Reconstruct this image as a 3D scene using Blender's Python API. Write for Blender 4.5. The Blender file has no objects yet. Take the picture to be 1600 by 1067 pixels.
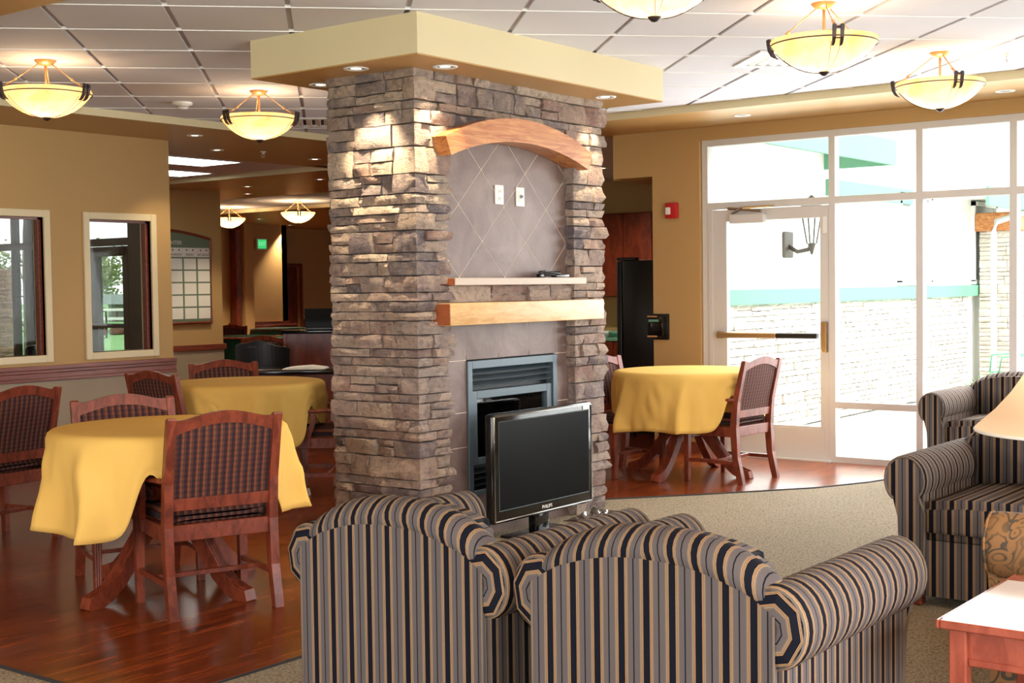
import bpy, bmesh, math, random
from mathutils import Vector, Matrix, noise

scene = bpy.context.scene
COL = scene.collection
PI = math.pi

# ------------------------------------------------------------------ camera
CAM_H = 1.5
F_PX, PITCH, ROLL, YAW = 2100.158, 0.0400370, -0.0136237, 0.651027
_r = Vector((math.sin(YAW), -math.cos(YAW), 0)); _f = Vector((math.cos(YAW), math.sin(YAW), 0)); _z = Vector((0, 0, 1))
_fw = _f * math.cos(PITCH) - _z * math.sin(PITCH)
_up = _f * math.sin(PITCH) + _z * math.cos(PITCH)
_R = _r * math.cos(ROLL) + _up * math.sin(ROLL)
_U = -_r * math.sin(ROLL) + _up * math.cos(ROLL)
cam_data = bpy.data.cameras.new("camera")
cam_data.sensor_width = 36.0
cam_data.lens = F_PX / 1600 * 36.0
cam_data.clip_end = 500
cam = bpy.data.objects.new("camera", cam_data)
COL.objects.link(cam)
m3 = Matrix((_R, _U, -_fw)).transposed()
cam.matrix_world = Matrix.Translation((0, 0, CAM_H)) @ m3.to_4x4()
scene.camera = cam
scene.cycles.max_bounces = 8

# ------------------------------------------------------------------ world, sun, window daylight, added fill, exposure
world = bpy.data.worlds.new("overcast_sky")
scene.world = world
world.use_nodes = True
bg = world.node_tree.nodes["Background"]
bg.inputs[0].default_value = (0.97, 0.97, 1.0, 1)
bg.inputs[1].default_value = 4.6
sun_d = bpy.data.lights.new("veiled_sun", 'SUN')
sun_d.energy = 4.0; sun_d.angle = math.radians(25); sun_d.color = (1.0, 0.98, 0.94)
sun = bpy.data.objects.new("veiled_sun", sun_d); COL.objects.link(sun)
sun.rotation_euler = Vector((0.25, 0.75, -0.62)).to_track_quat('-Z', 'Y').to_euler()
vs = scene.view_settings
vs.view_transform = 'Standard'
vs.look = 'None'
vs.gamma = 1.0
vs.use_curve_mapping = False
vs.exposure = 0.06


def area_light(name, loc, target, sx, sy, power, color):
    d = bpy.data.lights.new(name, 'AREA')
    d.shape = 'RECTANGLE'; d.size = sx; d.size_y = sy; d.energy = power; d.color = color
    o = bpy.data.objects.new(name, d); COL.objects.link(o)
    o.location = loc
    o.rotation_euler = (Vector(target) - Vector(loc)).to_track_quat('-Z', 'Y').to_euler()
    return o


# unseen fill panels added behind the photographer, daylight by the tall glazing on the right
area_light("fill_panel_rear", (-2.35, 3.2, 1.55), (3, 3.4, 1.4), 4.6, 2.1, 120, (1.0, 0.965, 0.97))
area_light("fill_panel_side", (3.2, -2.35, 1.55), (3.8, 3, 1.4), 4.6, 2.1, 260, (1.0, 0.965, 0.97))
area_light("daylight_tall_glazing", (10.44, 3.05, 1.40), (0, 3.05, -0.6), 5.2, 2.4, 205, (0.98, 0.99, 1.0))
# the photographer's flash, just above the lens
area_light("camera_flash", (0.02, 0.02, 1.68), (5.5, 4.2, 1.45), 0.12, 0.08, 55, (1.0, 0.97, 0.93))


# ------------------------------------------------------------------ materials
def s2l(c):
    c = c / 255.0
    return c / 12.92 if c <= 0.04045 else ((c + 0.055) / 1.055) ** 2.4


def rgb(r, g, b):
    return (s2l(r), s2l(g), s2l(b), 1.0)


class NT:
    def __init__(self, name):
        self.m = bpy.data.materials.new(name)
        self.m.use_nodes = True
        self.t = self.m.node_tree
        self.b = self.t.nodes["Principled BSDF"]
        self.out = self.t.nodes["Material Output"]

    def n(self, typ, **kw):
        nd = self.t.nodes.new(typ)
        for k, v in kw.items():
            setattr(nd, k, v)
        return nd

    def l(self, a, b):
        self.t.links.new(a, b)

    def set(self, **kw):
        for k, v in kw.items():
            k = {'base': 'Base Color', 'rough': 'Roughness', 'metal': 'Metallic', 'spec': 'Specular IOR Level', 'coat': 'Coat Weight',
                 'coatr': 'Coat Roughness', 'sheen': 'Sheen Weight', 'alpha': 'Alpha', 'trans': 'Transmission Weight', 'emc': 'Emission Color', 'ems': 'Emission Strength'}[k]
            self.b.inputs[k].default_value = v
        return self

    def coord(self, kind='Object', scale=(1, 1, 1), rot=(0, 0, 0)):
        tc = self.n('ShaderNodeTexCoord'); mp = self.n('ShaderNodeMapping')
        mp.inputs['Scale'].default_value = scale
        mp.inputs['Rotation'].default_value = rot
        self.l(tc.outputs[kind], mp.inputs['Vector'])
        return mp.outputs[0]

    def noise(self, vec, scale, detail=3, rough=0.55, dist=0.0):
        nz = self.n('ShaderNodeTexNoise')
        nz.inputs['Scale'].default_value = scale
        nz.inputs['Detail'].default_value = detail
        nz.inputs['Roughness'].default_value = rough
        nz.inputs['Distortion'].default_value = dist
        self.l(vec, nz.inputs['Vector'])
        return nz.outputs['Fac']

    def ramp(self, fac, stops, interp='LINEAR'):
        r = self.n('ShaderNodeValToRGB')
        r.color_ramp.interpolation = interp
        el = r.color_ramp.elements
        while len(el) > 1:
            el.remove(el[-1])
        el[0].position = stops[0][0]; el[0].color = stops[0][1]
        for p, c in stops[1:]:
            e = el.new(p); e.color = c
        self.l(fac, r.inputs[0])
        return r.outputs[0]

    def mix(self, fac, a, b, mode='MIX'):
        mx = self.n('ShaderNodeMix', data_type='RGBA', blend_type=mode)
        for s, v in ((mx.inputs['Factor'], fac), (mx.inputs['A'], a), (mx.inputs['B'], b)):
            if hasattr(v, 'node'):
                self.l(v, s)
            else:
                s.default_value = v
        return mx.outputs['Result']

    def math(self, op, a, b=0.0, c=0.0):
        md = self.n('ShaderNodeMath', operation=op)
        for i, v in enumerate((a, b, c)):
            if hasattr(v, 'node'):
                self.l(v, md.inputs[i])
            else:
                md.inputs[i].default_value = v
        return md.outputs[0]

    def bump(self, h, strength=0.2, dist=0.01):
        bp = self.n('ShaderNodeBump')
        bp.inputs['Strength'].default_value = strength
        bp.inputs['Distance'].default_value = dist
        self.l(h, bp.inputs['Height'])
        self.l(bp.outputs[0], self.b.inputs['Normal'])

    def base(self, sock):
        self.l(sock, self.b.inputs['Base Color'])


def plain(name, col, rough=0.5, **kw):
    t = NT(name).set(base=col, rough=rough, **kw)
    return t.m


def painted(name, col, rough=0.75, amt=0.06):
    t = NT(name).set(rough=rough)
    v = t.coord()
    f = t.noise(v, 1.7, 2)
    d = tuple(c * (1 - amt) for c in col[:3]) + (1,)
    t.base(t.mix(f, col, d))
    t.bump(t.noise(v, 220, 2), 0.06, 0.002)
    return t.m


def wood(name, c1, c2, scale=(2, 2, 14), rough=0.35, grain=6.0, coat=0.15, dark=None, figure=0.35):
    t = NT(name).set(rough=rough, coat=coat, coatr=0.2)
    v = t.coord('Object', scale)
    f = t.noise(v, grain, 5, 0.6, 0.8)
    f2 = t.noise(v, grain * 6, 3, 0.6)
    col = t.ramp(f, [(0.38, c1), (0.62, c2)])
    col = t.mix(t.math('MULTIPLY', f2, figure), col, dark or tuple(c * 0.45 for c in c1[:3]) + (1,))
    t.base(col)
    t.bump(f2, 0.08, 0.003)
    return t.m


M = {}
M['wall'] = painted('tan_wall_paint', rgb(192, 156, 102))
M['wall_low'] = painted('taupe_wall_paint', rgb(168, 152, 128))
M['soffit'] = painted('gold_soffit_paint', rgb(192, 150, 92), 0.38)
M['fascia'] = painted('cream_fascia_paint', rgb(222, 208, 168), 0.6)
M['hood'] = painted('cream_hood_paint', rgb(222, 208, 170), 0.55)
M['tile_c'] = painted('white_ceiling_tile', rgb(226, 225, 232), 0.9, 0.05)
M['lit_edge'] = plain('white_lit_edge', rgb(252, 252, 252), 0.5)
M['grid_c'] = plain('grey_ceiling_grid', rgb(190, 184, 186), 0.6)
M['casing'] = painted('cream_window_casing', rgb(232, 214, 172), 0.5)
M['cherry'] = wood('cherry_chair_wood', rgb(104, 42, 24), rgb(146, 68, 42), (3, 3, 1.2), 0.38, 7, 0.08)
M['cherry_x'] = wood('cherry_rail_wood', rgb(118, 54, 40), rgb(150, 78, 58), (0.6, 6, 10), 0.4, 6)
M['cabinet'] = wood('cherry_cabinet_wood', rgb(96, 34, 14), rgb(130, 52, 24), (3, 3, 1), 0.4, 5)
M['tablewood'] = wood('rosy_end_table_wood', rgb(140, 62, 44), rgb(168, 84, 62), (3, 3, 1), 0.3, 6)
M['mantel'] = wood('honey_pine_mantel', rgb(214, 166, 104), rgb(236, 198, 142), (1.2, 8, 8), 0.45, 5, 0.1, rgb(150, 96, 52))
M['mantel_end'] = wood('rust_end_grain', rgb(152, 78, 40), rgb(178, 98, 54), (6, 6, 20), 0.5, 5, 0.05)
M['archwood'] = wood('orange_oak_arch', rgb(178, 98, 42), rgb(226, 160, 94), (1.3, 5, 16), 0.4, 3.2, 0.15, rgb(132, 66, 24), 0.6)
M['shelfwood'] = painted('pale_shelf_edge', rgb(188, 170, 154), 0.45)
M['black'] = plain('black_plastic', rgb(14, 15, 17), 0.35)
M['blackgloss'] = plain('gloss_black_plastic', rgb(10, 11, 13), 0.12)
M['screen'] = plain('dark_screen_glass', rgb(5, 7, 9), 0.3, spec=0.1)
M['iron'] = plain('dark_bronze_iron', rgb(58, 50, 52), 0.45, metal=0.5)
M['brass'] = plain('warm_brass', rgb(206, 156, 104), 0.35, metal=0.35)
M['dullbrass'] = plain('dull_brass', rgb(168, 136, 94), 0.35, metal=0.5)
M['chrome'] = plain('brushed_metal', rgb(190, 186, 180), 0.3, metal=0.9)
M['white'] = plain('white_plastic', rgb(238, 238, 236), 0.4)
M['slate_metal'] = plain('slate_blue_metal', rgb(84, 98, 106), 0.4, metal=0.3)
M['dark_metal'] = plain('black_firebox_metal', rgb(26, 30, 34), 0.45, metal=0.3)
M['alu'] = painted('pale_aluminium_frame', rgb(214, 212, 212), 0.45, 0.03)
M['bronze'] = plain('dark_bronze_frame', rgb(70, 62, 54), 0.45)
M['red'] = plain('red_alarm_plastic', rgb(190, 28, 32), 0.35)
M['green_trim'] = plain('sage_green_trim', rgb(104, 160, 132), 0.6)
M['stucco'] = painted('white_stucco', rgb(238, 238, 232), 0.9, 0.03)
M['concrete'] = painted('pale_concrete', rgb(214, 212, 206), 0.9)
M['plantgreen'] = plain('leaf_green', rgb(96, 150, 60), 0.6)
M['greencloth'] = painted('dark_green_cloth', rgb(22, 84, 68), 0.8)
M['tealcloth'] = painted('teal_cloth', rgb(52, 140, 118), 0.8)
M['fridge'] = plain('black_refrigerator', rgb(6, 8, 10), 0.3)
M['mortar'] = painted('dark_mortar', rgb(92, 82, 78), 0.95)
M['paper'] = plain('off_white_paper', rgb(236, 234, 226), 0.7)
M['boardgreen'] = painted('sage_board', rgb(112, 130, 108), 0.7)
M['duct'] = plain('grey_blind', rgb(150, 150, 148), 0.6)
M['glare_white'] = plain('white_glare', rgb(236, 234, 236), 0.12, coat=0.5)


def emit(name, col, strength):
    t = NT(name)
    e = t.n('ShaderNodeEmission'); e.inputs[0].default_value = col; e.inputs[1].default_value = strength
    t.l(e.outputs[0], t.out.inputs[0])
    return t.m


M['fluor'] = emit('fluorescent_diffuser', (0.95, 1.0, 0.92, 1), 9.0)
M['canlamp'] = emit('downlight_lamp', (1.0, 0.88, 0.66, 1), 5.0)
M['exit'] = emit('exit_sign_green', rgb(70, 214, 120), 0.9)
M['exit_txt'] = emit('exit_sign_letters', rgb(150, 240, 180), 1.0)


def glass(name, tint, gloss=0.08, rough=0.02):
    t = NT(name)
    tr = t.n('ShaderNodeBsdfTransparent'); tr.inputs[0].default_value = tint
    gl = t.n('ShaderNodeBsdfGlossy'); gl.inputs['Roughness'].default_value = rough
    mx = t.n('ShaderNodeMixShader')
    fr = t.n('ShaderNodeFresnel'); fr.inputs[0].default_value = 1.45
    f = t.math('MULTIPLY', fr.outputs[0], gloss * 10)
    t.l(f, mx.inputs[0]); t.l(tr.outputs[0], mx.inputs[1]); t.l(gl.outputs[0], mx.inputs[2])
    t.l(mx.outputs[0], t.out.inputs[0])
    return t.m


M['glass'] = glass('clear_window_glass', (0.97, 1, 0.99, 1), 0.02)
M['tinted'] = glass('bronze_tinted_glass', (0.58, 0.60, 0.58, 1), 0.015)
M['fireglass'] = glass('fireplace_glass', (0.95, 0.95, 0.95, 1), 0.10, 0.03)
M['wrap'] = glass('clear_plastic_wrap', (0.74, 0.74, 0.76, 1), 0.5, 0.15)

# alabaster bowl: thin translucent glass with marbling
t = NT('alabaster_glass')
v = t.coord('Object', (1, 1, 1))
f = t.noise(v, 7, 5, 0.65, 1.2)
c = t.ramp(f, [(0.32, (0.78, 0.50, 0.24, 1)), (0.68, (0.95, 0.76, 0.50, 1))])
tl = t.n('ShaderNodeBsdfTranslucent'); t.l(c, tl.inputs[0])
df = t.n('ShaderNodeBsdfPrincipled'); t.l(c, df.inputs['Base Color']); df.inputs['Roughness'].default_value = 0.25
mx = t.n('ShaderNodeMixShader'); mx.inputs[0].default_value = 0.28
t.l(tl.outputs[0], mx.inputs[1]); t.l(df.outputs[0], mx.inputs[2]); t.l(mx.outputs[0], t.out.inputs[0])
M['alabaster'] = t.m

t = NT('lamp_shade_fabric')
tl = t.n('ShaderNodeBsdfTranslucent'); tl.inputs[0].default_value = (0.86, 0.72, 0.58, 1)
df = t.n('ShaderNodeBsdfDiffuse'); df.inputs[0].default_value = rgb(228, 202, 166)
mx = t.n('ShaderNodeMixShader'); mx.inputs[0].default_value = 0.5
t.l(tl.outputs[0], mx.inputs[1]); t.l(df.outputs[0], mx.inputs[2]); t.l(mx.outputs[0], t.out.inputs[0])
M['shade'] = t.m

# ledgestone: colour varies from stone to stone and inside each stone
t = NT('ledgestone').set(rough=0.85)
oi = t.n('ShaderNodeObjectInfo')
geo = t.n('ShaderNodeNewGeometry')
vm = t.n('ShaderNodeVectorMath', operation='SCALE'); t.l(oi.outputs['Random'], vm.inputs['Scale']); vm.inputs[0].default_value = (31, 17, 53)
va = t.n('ShaderNodeVectorMath', operation='ADD'); t.l(geo.outputs['Position'], va.inputs[0]); t.l(vm.outputs[0], va.inputs[1])
vec = va.outputs[0]
rmp = t.ramp(oi.outputs['Random'], [(0.0, rgb(160, 136, 126)), (0.12, rgb(200, 176, 152)), (0.24, rgb(130, 116, 118)), (0.36, rgb(178, 156, 142)), (0.48, rgb(150, 112, 98)), (0.58, rgb(188, 162, 142)),
                                   (0.68, rgb(108, 98, 106)), (0.78, rgb(158, 128, 114)), (0.88, rgb(196, 174, 152)), (1.0, rgb(132, 116, 116))])
n1 = t.noise(vec, 8, 4, 0.6, 0.9)
n2 = t.noise(vec, 22, 4, 0.65, 0.4)
c = t.mix(t.ramp(n1, [(0.46, (0, 0, 0, 1)), (0.66, (0.8, 0.8, 0.8, 1))]), rmp, rgb(186, 160, 138))
c = t.mix(t.ramp(n2, [(0.50, (0, 0, 0, 1)), (0.70, (0.7, 0.7, 0.7, 1))]), c, rgb(104, 90, 92))
hs_ = t.n('ShaderNodeHueSaturation'); hs_.inputs['Saturation'].default_value = 0.86; hs_.inputs['Value'].default_value = 1.2; t.l(c, hs_.inputs['Color'])
t.base(hs_.outputs[0])
sv = t.n('ShaderNodeMapping'); sv.inputs['Scale'].default_value = (1, 1, 2.2); t.l(vec, sv.inputs[0])
bn = t.math('ADD', t.noise(sv.outputs[0], 22, 6, 0.72, 0.8), t.math('MULTIPLY', t.noise(vec, 90, 4, 0.65), 0.35))
t.bump(bn, 1.0, 0.035)
M['stone'] = t.m

# slate coloured tile around the fireplace
t = NT('slate_tile').set(rough=0.42, spec=0.35)
v = t.coord('Object', (1, 1, 1))
n1 = t.noise(v, 3.2, 5, 0.6, 0.8)
n2 = t.noise(v, 16, 4, 0.6, 1.5)
c = t.ramp(n1, [(0.3, rgb(98, 78, 72)), (0.55, rgb(122, 103, 97)), (0.75, rgb(144, 126, 119))])
c = t.mix(t.math('MULTIPLY', n2, 0.25), c, rgb(120, 96, 88))
t.base(c); t.bump(n2, 0.12, 0.01)
M['slate'] = t.m
M['grout'] = plain('pale_grout', rgb(226, 210, 192), 0.9)
M['firebrick'] = painted('tan_firebrick', rgb(206, 186, 156), 0.9, 0.2)

# laminate wood floor
t = NT('cherry_laminate_floor').set(rough=0.24, spec=0.4)
v = t.coord('Object', (1, 1, 1))
br = t.n('ShaderNodeTexBrick'); br.offset = 0.37; br.squash = 1.0
br.inputs['Scale'].default_value = 1.0
br.inputs['Brick Width'].default_value = 1.25
br.inputs['Row Height'].default_value = 0.125
br.inputs['Mortar Size'].default_value = 0.0012
br.inputs['Color1'].default_value = (0.0, 0.0, 0.0, 1); br.inputs['Color2'].default_value = (1, 1, 1, 1); br.inputs['Mortar'].default_value = (0.2, 0.2, 0.2, 1)
t.l(v, br.inputs['Vector'])
vg = t.coord('Object', (0.8, 7.5, 1))
add = t.n('ShaderNodeVectorMath', operation='ADD'); t.l(vg, add.inputs[0])
sc_ = t.n('ShaderNodeVectorMath', operation='SCALE'); sc_.inputs['Scale'].default_value = 2.3; t.l(br.outputs['Color'], sc_.inputs[0]); t.l(sc_.outputs[0], add.inputs[1])
g1 = t.noise(add.outputs[0], 2.2, 5, 0.62, 0.6)
g2 = t.noise(add.outputs[0], 14, 4, 0.6, 0.4)
c = t.ramp(g1, [(0.28, rgb(64, 24, 10)), (0.45, rgb(118, 50, 20)), (0.62, rgb(150, 70, 28)), (0.78, rgb(172, 92, 42))])
c = t.mix(t.math('MULTIPLY', g2, 0.45), c, rgb(70, 26, 12))
c = t.mix(t.math('MULTIPLY', br.outputs['Fac'], 0.6), c, rgb(44, 16, 8))
t.base(c); t.bump(g2, 0.008, 0.002)
M['floor'] = t.m

# carpet
t = NT('beige_loop_carpet').set(rough=0.95)
v = t.coord('Object', (1, 1, 1))
n1 = t.noise(v, 95, 2, 0.6)
n2 = t.noise(v, 3, 2)
vr = t.n('ShaderNodeTexVoronoi'); vr.inputs['Scale'].default_value = 85; t.l(v, vr.inputs['Vector'])
c = t.ramp(vr.outputs['Distance'], [(0.0, rgb(192, 180, 154)), (0.45, rgb(156, 142, 116)), (0.8, rgb(108, 96, 76))])
c = t.mix(t.math('MULTIPLY', n1, 0.6), c, rgb(128, 112, 88))
t.base(c); t.bump(vr.outputs['Distance'], 0.6, 0.006)
M['carpet'] = t.m
M['carpet_edge'] = plain('black_carpet_edge', rgb(40, 38, 40), 0.7)


def uvx(t):
    uv = t.n('ShaderNodeUVMap')
    sp = t.n('ShaderNodeSeparateXYZ'); t.l(uv.outputs[0], sp.inputs[0])
    return uv, sp


# striped upholstery: the stripe runs along v, changes along u (metres)
NAVY = rgb(14, 18, 31); TAUPE = rgb(114, 103, 92); TAUPE2 = rgb(98, 92, 92); CREAM = rgb(206, 168, 118); RUST = rgb(92, 56, 46)
PER = 0.090
t = NT('striped_upholstery').set(rough=0.85, spec=0.15)
uv, sp = uvx(t)
u = t.math('FRACT', t.math('MULTIPLY', sp.outputs[0], 1 / PER))
st = [(0.0, NAVY), (0.215, CREAM), (0.231, RUST), (0.254, CREAM), (0.268, TAUPE), (0.310, CREAM), (0.322, TAUPE), (0.37, TAUPE2), (0.575, NAVY), (0.625, TAUPE2),
      (0.80, TAUPE), (0.850, CREAM), (0.862, TAUPE), (0.900, CREAM), (0.914, RUST), (0.937, CREAM), (0.952, NAVY)]
c = t.ramp(u, st, 'CONSTANT')
wv = t.n('ShaderNodeMapping'); wv.inputs['Scale'].default_value = (900, 900, 1); t.l(uv.outputs[0], wv.inputs[0])
wn = t.noise(wv.outputs[0], 1.0, 1)
c = t.mix(t.math('MULTIPLY', wn, 0.22), c, rgb(34, 32, 34))
t.base(c); t.bump(wn, 0.15, 0.001)
M['stripe'] = t.m

# plaid seat fabric
t = NT('plaid_upholstery').set(rough=0.85)
uv, sp = uvx(t)
u = t.math('FRACT', t.math('MULTIPLY', sp.outputs[0], 1 / 0.036))
v2 = t.math('FRACT', t.math('MULTIPLY', sp.outputs[1], 1 / 0.026))
cu = t.ramp(u, [(0.0, rgb(30, 20, 24)), (0.40, rgb(112, 32, 22)), (0.52, rgb(146, 80, 34)), (0.64, rgb(94, 74, 52)), (0.80, rgb(66, 42, 34)), (0.90, rgb(116, 36, 24))], 'CONSTANT')
cv = t.ramp(v2, [(0.0, rgb(26, 20, 30)), (0.55, rgb(104, 50, 36)), (0.68, rgb(48, 34, 38)), (0.86, rgb(104, 40, 30))], 'CONSTANT')
fv = t.ramp(v2, [(0.0, (0.42, 0.42, 0.42, 1)), (0.5, (0.25, 0.25, 0.25, 1))], 'CONSTANT')
t.base(t.mix(fv, cu, cv))
M['plaid'] = t.m

# floral damask
t = NT('floral_upholstery').set(rough=0.8)
v = t.coord('Object', (1, 1, 1))
nd = t.n('ShaderNodeTexNoise'); nd.inputs['Scale'].default_value = 7; nd.inputs['Detail'].default_value = 1; t.l(v, nd.inputs['Vector'])
vd = t.n('ShaderNodeVectorMath', operation='MULTIPLY_ADD'); t.l(nd.outputs['Color'], vd.inputs[0]); vd.inputs[1].default_value = (0.16, 0.16, 0.16); t.l(v, vd.inputs[2])
vo = t.n('ShaderNodeTexVoronoi'); vo.inputs['Scale'].default_value = 13; t.l(vd.outputs[0], vo.inputs['Vector'])
rings = t.math('SINE', t.math('MULTIPLY', vo.outputs['Distance'], 21))
a = t.ramp(rings, [(0.30, (0, 0, 0, 1)), (0.55, (1, 1, 1, 1))])
lf = t.ramp(t.noise(vd.outputs[0], 9, 1), [(0.46, (0, 0, 0, 1)), (0.54, (1, 1, 1, 1))])
c = t.mix(t.math('MULTIPLY', a, 0.75), rgb(142, 104, 64), rgb(100, 80, 54))
c = t.mix(t.math('MULTIPLY', t.math('MULTIPLY', lf, a), 0.9), c, rgb(70, 64, 54))
t.base(c)
M['floral'] = t.m

# yellow table cloth
t = NT('mustard_table_cloth').set(rough=0.85, spec=0.15)
v = t.coord('Object', (1, 1, 1))
f = t.noise(v, 2.5, 2)
t.base(t.mix(f, rgb(236, 196, 108), rgb(228, 184, 94)))
t.bump(t.noise(v, 380, 1), 0.08, 0.001)
M['cloth'] = t.m

# outdoor
t = NT('spring_lawn').set(rough=0.95)
v = t.coord('Object', (1, 1, 1))
t.base(t.ramp(t.noise(v, 0.6, 4), [(0.3, rgb(96, 140, 84)), (0.7, rgb(126, 170, 106))]))
M['lawn'] = t.m
t = NT('spring_foliage').set(rough=0.9)
v = t.coord('Object', (1, 1, 1))
t.base(t.ramp(t.noise(v, 0.7, 4), [(0.3, rgb(120, 132, 100)), (0.6, rgb(150, 160, 110)), (0.75, rgb(178, 176, 98))]))
M['foliage'] = t.m
M['barkbrown'] = plain('grey_bark', rgb(92, 80, 72), 0.9)
M['redbud'] = plain('reddish_buds', rgb(150, 92, 88), 0.9)
M['hedge'] = painted('russet_shrub', rgb(110, 74, 60), 0.9, 0.3)
M['shedroof'] = plain('grey_shed_roof', rgb(150, 156, 160), 0.6)

# ------------------------------------------------------------------ mesh helpers
def link(name, me, mat=None, parent=None, smooth=False):
    if mat is not None and not me.materials:
        me.materials.append(M[mat] if isinstance(mat, str) else mat)
    if smooth:
        for p in me.polygons:
            p.use_smooth = True
    o = bpy.data.objects.new(name, me)
    COL.objects.link(o)
    if parent is not None:
        o.parent = parent
    return o


def bm_obj(name, bm, mat=None, parent=None, smooth=False, angle=None):
    me = bpy.data.meshes.new(name)
    bmesh.ops.recalc_face_normals(bm, faces=bm.faces[:])
    bm.to_mesh(me); bm.free()
    if angle is not None:
        me.shade_smooth() if hasattr(me, 'shade_smooth') else None
        try:
            me.set_sharp_from_angle(angle=math.radians(angle))
        except Exception:
            pass
    return link(name, me, mat, parent, smooth)


def box(bm, x0, x1, y0, y1, z0, z1):
    vs_ = [bm.verts.new(p) for p in ((x0, y0, z0), (x1, y0, z0), (x1, y1, z0), (x0, y1, z0), (x0, y0, z1), (x1, y0, z1), (x1, y1, z1), (x0, y1, z1))]
    fs = [bm.faces.new([vs_[i] for i in q]) for q in ((0, 3, 2, 1), (4, 5, 6, 7), (0, 1, 5, 4), (1, 2, 6, 5), (2, 3, 7, 6), (3, 0, 4, 7))]
    return vs_, fs


def boxes(name, lst, mat, parent=None, bevel=0.0, seg=1):
    bm = bmesh.new()
    for b in lst:
        box(bm, *b)
    if bevel > 0:
        bmesh.ops.bevel(bm, geom=bm.edges[:], offset=bevel, segments=seg, profile=0.5, affect='EDGES', clamp_overlap=True)
    return bm_obj(name, bm, mat, parent, angle=35 if bevel > 0 else None)


def rbox(name, x0, x1, y0, y1, z0, z1, r, mat, parent=None, seg=3):
    return boxes(name, [(x0, x1, y0, y1, z0, z1)], mat, parent, r, seg)


def prism(bm, pts, axis, a0, a1):
    """polygon pts in the two other axes, extruded along axis from a0 to a1"""
    def mk(p, a):
        return {'x': (a, p[0], p[1]), 'y': (p[0], a, p[1]), 'z': (p[0], p[1], a)}[axis]
    A = [bm.verts.new(mk(p, a0)) for p in pts]
    B = [bm.verts.new(mk(p, a1)) for p in pts]
    n = len(pts)
    bm.faces.new(A[::-1]); bm.faces.new(B)
    for i in range(n):
        bm.faces.new((A[i], A[(i + 1) % n], B[(i + 1) % n], B[i]))
    return A, B


def loft(bm, rings, cap=True, close=True):
    R = [[bm.verts.new(p) for p in r] for r in rings]
    n = len(R[0])
    for a, b in zip(R[:-1], R[1:]):
        for i in range(n if close else n - 1):
            bm.faces.new((a[i], a[(i + 1) % n], b[(i + 1) % n], b[i]))
    if cap:
        bm.faces.new(R[0][::-1]); bm.faces.new(R[-1])
    return R


def rect_sweep(bm, pts, wx, wy):
    """horizontal rectangles at each point, lofted (posts and legs)"""
    rings = []
    for i, p in enumerate(pts):
        a = wx[i] if isinstance(wx, (list, tuple)) else wx
        b = wy[i] if isinstance(wy, (list, tuple)) else wy
        rings.append([(p[0] - a / 2, p[1] - b / 2, p[2]), (p[0] + a / 2, p[1] - b / 2, p[2]), (p[0] + a / 2, p[1] + b / 2, p[2]), (p[0] - a / 2, p[1] + b / 2, p[2])])
    loft(bm, rings)


def tube(bm, pts, r, n=8, cap=True):
    pts = [Vector(p) for p in pts]
    rings = []
    for i, p in enumerate(pts):
        d = (pts[min(i + 1, len(pts) - 1)] - pts[max(i - 1, 0)]).normalized()
        ref = Vector((0, 0, 1)) if abs(d.z) < 0.9 else Vector((1, 0, 0))
        a = d.cross(ref).normalized(); b = d.cross(a).normalized()
        rr = r[i] if isinstance(r, (list, tuple)) else r
        rings.append([p + a * rr * math.cos(2 * PI * k / n) + b * rr * math.sin(2 * PI * k / n) for k in range(n)])
    loft(bm, rings, cap)


def lathe(bm, prof, n=32, cx=0, cy=0, cap=False):
    rings = [[(cx + r * math.cos(2 * PI * k / n), cy + r * math.sin(2 * PI * k / n), z) for k in range(n)] for r, z in prof]
    loft(bm, rings, cap)


def uv_func(ob, fn):
    me = ob.data
    uvl = me.uv_layers.new(name='UVMap')
    for p in me.polygons:
        for li in p.loop_indices:
            co = me.vertices[me.loops[li].vertex_index].co
            uvl.data[li].uv = fn(co, p.normal)
    return ob


def thing(name, label, cat, loc=(0, 0, 0), rotz=0.0, group=None):
    o = bpy.data.objects.new(name, None)
    o.empty_display_size = 0.1
    COL.objects.link(o)
    o.location = loc; o.rotation_euler = (0, 0, rotz)
    o['label'] = label; o['category'] = cat
    if group:
        o['group'] = group
    return o


def tag(o, label, cat, group=None):
    o['label'] = label; o['category'] = cat
    if group:
        o['group'] = group
    return o


def struct(o, label=None):
    o['kind'] = 'structure'
    if label:
        o['label'] = label
    return o


def copy_tree(o, parent=None):
    c = o.copy(); COL.objects.link(c)
    if parent is not None:
        c.parent = parent
        c.matrix_parent_inverse = o.matrix_parent_inverse
    for ch in o.children:
        copy_tree(ch, c)
    return c


def dup(root, loc, rotz, label=None, group=None):
    c = copy_tree(root)
    c.location = loc; c.rotation_euler = (0, 0, rotz)
    if label:
        c['label'] = label
    if group:
        c['group'] = group
    return c


def text_mesh(name, s, size, mat, mw, parent=None, extrude=0.0005, align='CENTER', sx=1.0):
    cu = bpy.data.curves.new(name, 'FONT')
    cu.body = s; cu.size = size; cu.align_x = align; cu.align_y = 'CENTER'; cu.extrude = extrude
    tmp = bpy.data.objects.new('tmp_text', cu)
    COL.objects.link(tmp)
    dg = bpy.context.evaluated_depsgraph_get()
    me = bpy.data.meshes.new_from_object(tmp.evaluated_get(dg))
    me.name = name
    bpy.data.objects.remove(tmp); bpy.data.curves.remove(cu)
    me.transform(Matrix.Diagonal((sx, 1, 1, 1)))
    me.transform(mw)
    me.materials.clear()
    return link(name, me, mat, parent)


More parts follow.
